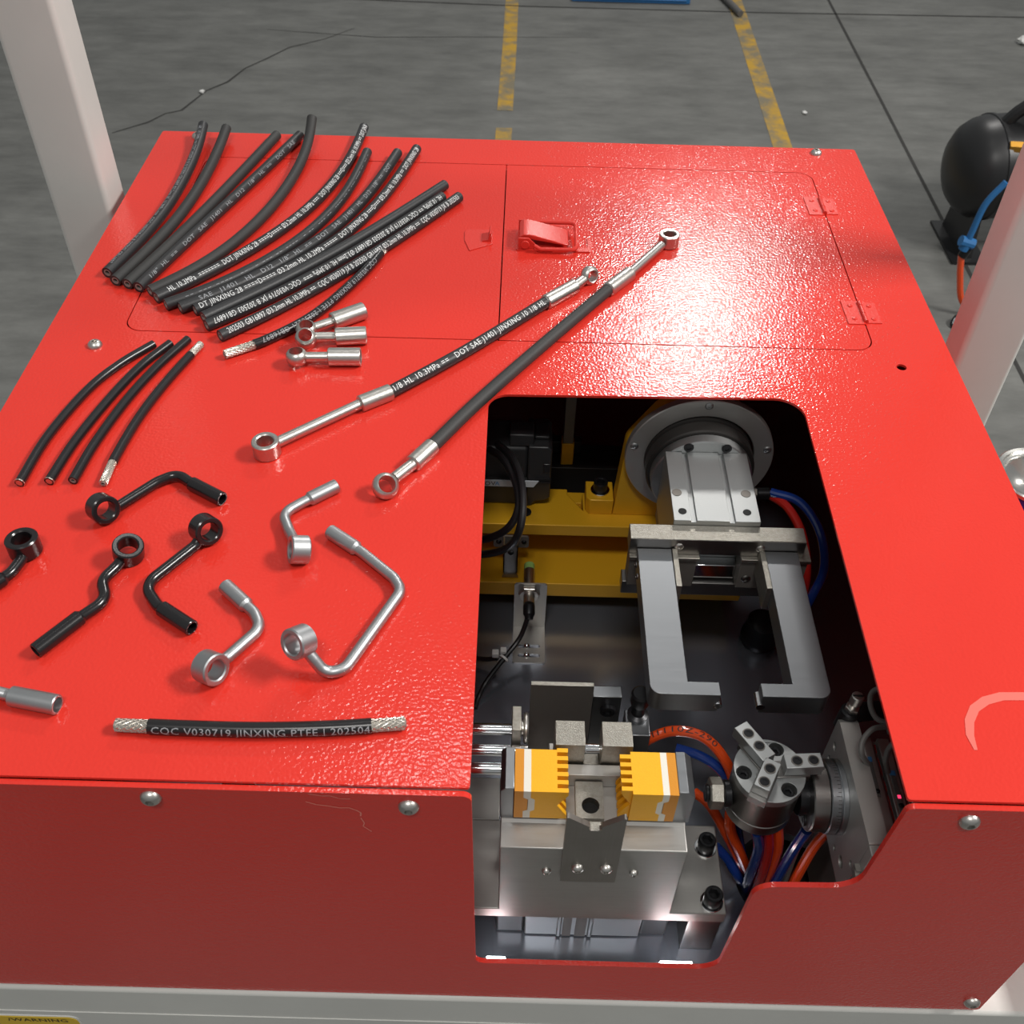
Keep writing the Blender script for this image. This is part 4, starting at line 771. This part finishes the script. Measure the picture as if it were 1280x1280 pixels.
for a, r0, r1 in ((122, .0035, .0330), (4, .0080, .0330), (242, -.0010, .0220)):
    d = Vector((math.cos(math.radians(a)), math.sin(math.radians(a)), 0)); n = Vector((-d.y, d.x, 0)); w = .0054
    c = Vector((CX, CY, 0)); mb = MB()
    q = [c + d * r0 - n * w, c + d * r1 - n * w, c + d * r1 + n * w, c + d * r0 + n * w]
    jw = obj('finger', MB().prism([(p.x, p.y) for p in q], -.0785, -.0690), ALUB, hc, bevel=.0004)
    q = [c + d * .002 - n * w * 1.15, c + d * .0255 - n * w * 1.15, c + d * .0255 + n * w * 1.15, c + d * .002 + n * w * 1.15]
    obj('finger_slide', MB().prism([(p.x, p.y) for p in q], -.0850, -.0786), STEEL, jw, bevel=.0003)
    m_ = (r0 + r1) / 2 + .001
    for e in (-.0055, .0055):
        p = c + d * (m_ + e) + Vector((0, 0, -.0690))
        obj('counterbore', shared('counterbore', lambda: MB().ring((0, 0, .0001), (0, 0, 1), .0039, .0032, .0006, .0001, 20)), DARKST, jw, loc=p); screw('socket', .0032, .0006, p - Vector((0, 0, .0002)), (0, 0, 1), OXIDE, jw)
AX, AZ = .3580, -.1060
obj('hex_nut', MB().lathe([(.0096, 0), (.0108, .0010), (.0108, .0085), (.0098, .0095)], (.1385, AX, AZ), (1, 0, 0), 24, hexr=(0, 1, 2, 3)), GRAIN, hc)
obj('nut_washer', MB().cyl((.1480, AX, AZ), (.1535, AX, AZ), .0092, 26, ch=.0008).cyl((.1360, AX, AZ), (.1386, AX, AZ), .0060, 20, ch=.0006), OXIDE, hc)
# rotary actuator
ra = thing('rotary_actuator', 'dark steel rotary actuator with a degree scale between gripper and slide', 'rotary actuator', (.212, AX, AZ))
obj('shaft', MB().cyl((.1980, AX, AZ), (.2040, AX, AZ), .0130, 26), OXIDE, ra)
obj('housing', MB().lathe([(.0228, 0), (.0236, .0008), (.0236, .0105), (.0228, .0112)], (.2040, AX, AZ), (1, 0, 0), 56), STEEL, ra)
obj('scale_ring', MB().lathe([(.0242, 0), (.0248, .0006), (.0248, .0062), (.0242, .0066), (.0236, .0066), (.0236, .0074), (.0248, .0074), (.0252, .0080), (.0252, .0108)], (.2152, AX, AZ), (1, 0, 0), 64), ALU, ra)
tk = MB()
for k in range(60):
    a = 2 * math.pi * k / 60; ln = .0034 if k % 5 == 0 else .0022; r = .02484; da = .008
    tk.add([(.2214 - ln, AX + r * math.cos(a - da), AZ + r * math.sin(a - da)), (.2214, AX + r * math.cos(a - da), AZ + r * math.sin(a - da)), (.2214, AX + r * math.cos(a + da), AZ + r * math.sin(a + da)), (.2214 - ln, AX + r * math.cos(a + da), AZ + r * math.sin(a + da))], [(0, 1, 2, 3)])
obj('scale_marks', tk, PRINTB, ra, kind='stuff')
for k in (3.9, 4.6): screw('socket', .0040, .0010, (.2040, AX + .0165 * math.cos(k), AZ + .0165 * math.sin(k)), (-1, 0, 0), OXIDE, ra)
# slide table
st = thing('slide_table', 'grey aluminium pneumatic slide table along the right edge of the opening', 'slide table', (.26, .35, -.15))
obj('table_plate', plate('table_plate', fil2([(.3050, -.1450), (.3970, -.1450), (.3970, -.0720), (.3935, -.0700), (.3050, -.0700)], [.001, .001, .001, .001, .001]),
    [circ(.387, -.090, .0032), circ(.388, -.106, .0022), circ(.322, -.128, .0045), circ(.335, -.134, .0022), circ(.312, -.110, .0022)], .2262, .2390, 'yz'), ALUS, st, bevel=.0006)
for y, z, r in ((.387, -.090, .0032), (.388, -.106, .0022), (.322, -.128, .0045), (.335, -.134, .0022), (.312, -.110, .0022)): obj('hole_bottom', MB().cyl((.2280, y, z), (.2284, y, z), r * .98, 16), DARKST, st)
obj('end_block', MB().box((.2262, .2975, -.1450), (.2440, .3048, -.0705)), ALUS, st, bevel=.0005)
for z in (-.0985, -.1215): obj('damper', MB().cyl((.2300, .2985, z), (.2225, .2990, z), .0034, 16).box((.2232, .2990, z - .004), (.2262, .3045, z + .004)), DARKST, st)
obj('slide_body', MB().prism([(.2392, -.1440), (.2392, -.0900), (.2430, -.0900), (.2430, -.0830), (.2500, -.0830), (.2500, -.0870), (.2540, -.0870), (.2540, -.0830), (.2620, -.0830), (.2620, -.0870), (.2660, -.0870), (.2660, -.0830), (.2900, -.0830), (.2900, -.1440)], .2985, .3900, 'xz'), ALUS, st, bevel=.0005)
for x in (.2410, .2520, .2640): obj('guide_strip', MB().cyl((x, .3000, -.0862), (x, .3860, -.0862), .0014, 10), CHROME, st)
obj('slide_foot', MB().box((.2450, .3050, BZ + .0002), (.3300, .3950, -.1442)), DARKST, st, bevel=.001)
for x, y0, col in ((.2448, .345, 0), (.2580, .335, 1)):
    s_ = obj('position_switch', MB().box((x - .0016, y0, -.0872), (x + .0016, y0 + .026, -.0820)), GRY, st, bevel=.0003)
    obj('switch_collar', MB().box((x - .0017, y0 + .026, -.0872), (x + .0017, y0 + .0295, -.0818)), SBLUE, s_)
    screw('button', .0018, .0010, (x, y0 + .004, -.0820), (0, 0, 1), OXIDE, s_)
    if col: obj('indicator', MB().box((x - .0010, y0 + .009, -.0820), (x + .0010, y0 + .0112, -.0814)), REDLED, s_)
sp_ = thing('speed_controller', 'nickel adjusting screw on a black elbow fitting at the slide top', 'air fitting', (.238, .400, -.075))
obj('elbow', MB().cyl((.2330, .4000, -.0850), (.2345, .4010, -.0660), .0066, 20, ch=.001).cyl((.2340, .4020, -.0720), (.2600, .4060, -.0720), .0066, 20, ch=.001), OXIDE, sp_)
obj('lock_nut', MB().lathe([(.0048, 0), (.0050, .0004), (.0050, .0030), (.0046, .0034)], (.2347, .4012, -.0660), (.08, .05, 1), 24, hexr=(0, 1, 2, 3)), NICK, sp_)
obj('adjusting_screw', MB().lathe([(.0026, 0), (.0026, .004), (.0042, .0045), (.0042, .0110), (.0036, .0118)], (.2350, .4014, -.0626), (.08, .05, 1), 20), NICK, sp_); obj('slot', MB().box((.2320, .4013, -.0509), (.2392, .4025, -.0503)), OXIDE, sp_)
for i, lab in enumerate(('grey switch cable arching at the top left of the slide', 'grey switch cable arching nearest the slide front', 'grey cable looping up under the right hood edge')):
    p = spline(PATHS['grey_wire%d' % i], 8); p += [p[-1] + Vector((.02, .002, -.004))] if i < 2 else [p[-1] + Vector((.02, .0, -.006))]
    tag(obj('switch_cable', MB().tube(p, .0019, 10), GRY), lab, 'cable', 'grey switch cables')
cc = obj('cable_clamp', MB().box((.2500, .3750, -.0560), (.2570, .3850, -.0455)), GRY, bevel=.001); tag(cc, 'grey plastic clip joining the switch cables beside the slide', 'cable clip')
o0 = airtube('orange0', ORG, 'orange air tube arching over from behind the right jaw, with black print', .0040)
print_on(spline(PATHS['orange0'], 9), .0040, 'Jm M1110Z-290', .0062, 10, .06, .30, PRINTB, o0)
for k, m, lab in (('blue0', BLU, 'blue air tube leaving right behind the right orange jaw'), ('orange1', ORG, 'orange air tube passing below the hex nut into the cable hole'), ('blue1', BLU, 'short blue air tube beside the upper black bolt'),
                  ('blue2', BLU, 'blue air tube hanging straight below the three-jaw gripper'), ('red0', REDT, 'dark red air tube below the three-jaw gripper'), ('orange2', ORG, 'bright orange air tube hanging below the right of the three-jaw gripper'),
                  ('blue3', BLU, 'blue air tube slanting down from the rotary actuator'), ('orange3', ORG, 'orange air tube slanting down rightmost below the rotary actuator')): airtube(k, m, lab)
airtube('grey0', GRY, 'thin grey cable between blue and orange tubes below the actuator', .0020, 'signal_cable')

# ------------------------------------------------------------------ around the machine
tn = thing('paint_tin', 'small tin with silver lid and blue and yellow label at the right edge', 'tin', (.456, .658, -.19))
TX, TY = .4560, .6580
obj('wall', MB().lathe([(.0330, 0), (.0342, .001), (.0342, .082)], (TX, TY, -.19), n=48), TINY, tn)
obj('blue_band', MB().lathe([(.0344, 0), (.0344, .024), (.0340, .0243)], (TX, TY, -.108), n=48), TINB, tn)
for a in range(4): obj('label_spot', MB().lathe([(.0345, 0), (.0345, .010)], (TX, TY, -.150), n=48), TINB, tn) if a == 0 else None
obj('lid', MB().lathe([(.0350, 0), (.0360, .0012), (.0360, .0045), (.0345, .0058), (.0318, .0050), (.0310, .0020), (.0285, .0014), (.0230, .0050), (.0140, .0078), (.0040, .0086)], (TX, TY, -.0845), n=56), TIN, tn)
cpr = thing('air_compressor', 'black air compressor tank standing on the floor at the right', 'air compressor', (1.45, 2.75, FZ))
tz_ = -.845
obj('tank', MB().lathe([(.02, 0), (.055, .004), (.095, .018), (.122, .040), (.137, .068), (.1430, .096), (.1465, .098), (.1465, .108), (.1430, .110), (.1430, .60), (.125, .68), (.06, .72)], (1.222, 2.78, tz_), (1, .10, .05), 44), TANK, cpr)
for x in (1.30, 1.72): obj('foot', MB().prism([(2.68, -1.075), (2.88, -1.075), (2.85, -.93), (2.71, -.93)], x, x + .03, 'yz').box((x - .03, 2.66, FZ + .0005), (x + .07, 2.90, -1.07)), TANK, cpr)
hb = spline([(1.325, 2.78, -.715), (1.36, 2.77, -.66), (1.44, 2.76, -.60), (1.60, 2.76, -.58), (1.78, 2.78, -.70)], 8); obj('handle', MB().tube(hb, .018, 10), TANK, cpr)
obj('pump_head', MB().box((1.42, 2.68, -.70), (1.72, 2.90, -.52)), TANK, cpr, bevel=.02)
obj('valve', MB().cyl((1.325, 2.70, -.735), (1.385, 2.695, -.735), .016, 6).cyl((1.385, 2.695, -.735), (1.44, 2.69, -.735), .009, 12), BRASS, cpr)
hs = thing('compressor_hose', 'blue and red compressor air hose hanging behind the right post', 'air hose', (1.18, 2.4, FZ))
hp_ = [Vector(p) for p in PATHS['comph']]
obj('blue_length', MB().tube(spline([hp_[0] + Vector((.03, .0, .06))] + hp_[:3], 8), .008, 10), MBLUE, hs)
obj('coupling', MB().cyl(hp_[2] + Vector((-.018, 0, .01)), hp_[2] + Vector((.018, 0, .0)), .014, 10).cyl(hp_[2], hp_[3], .013, 12), MBLUE, hs); obj('coupling_nut', MB().cyl(hp_[2] + Vector((.008, 0, -.012)), hp_[3] + Vector((.003, 0, -.02)), .012, 12), OXIDE, hs)
obj('red_length', MB().tube(spline([hp_[3] + Vector((.0, 0, -.015)), hp_[4], hp_[5], hp_[6] + Vector((.02, 0, 0)), hp_[6] + Vector((.10, .02, -.012))], 8), .0085, 10), ORG, hs)
tag(obj('wire_hook', MB().tube(spline([(1.215, 2.38, -1.075), (1.19, 2.36, -1.06), (1.18, 2.34, -1.074), (1.205, 2.32, -1.075), (1.22, 2.31, -1.068)], 6), .006, 8), OXIDE), 'small dark hook of wire on the floor below the red hose', 'wire')
tag(obj('blue_pallet', MB().box((.20, 4.735, FZ + .0005), (.716, 5.6, FZ + .03)).box((.22, 4.728, FZ + .012), (.70, 4.7352, FZ + .020)), MBLUE, bevel=.004), 'edge of a blue board on the floor at the top of the picture', 'board')
tag(obj('metal_rod', MB().cyl((.915, 4.60, FZ + .0145), (.80, 5.10, FZ + .0145), .014, 16, ch=.002), GRY), 'grey metal rod end on the floor by the yellow line', 'rod')
def litter(c, r, lab):
    bm = bmesh.new(); bmesh.ops.create_icosphere(bm, subdivisions=2, radius=r)
    for v in bm.verts: v.co *= random.uniform(.7, 1.15); v.co.z *= .6
    zmin = min(v.co.z for v in bm.verts)
    for v in bm.verts: v.co += Vector((c[0], c[1], FZ - zmin + .0003))
    me = bpy.data.meshes.new('litter'); bm.to_mesh(me); bm.free(); return tag(obj('paper_scrap', me, PAPER), lab, 'litter', 'litter on the floor')
litter((2.052, 4.385), .030, 'crumpled white scrap on the floor at the right edge'); litter((1.02, 3.66), .009, 'tiny white scrap right of the yellow line on the floor')
litter((-1.17, 3.70), .010, 'tiny pale scrap on the floor crack near the left post')

# ------------------------------------------------------------------ set the whole place down so that the floor is at z = 0
for o in list(S.objects):
    if o.parent is None: o.location.z -= FZ
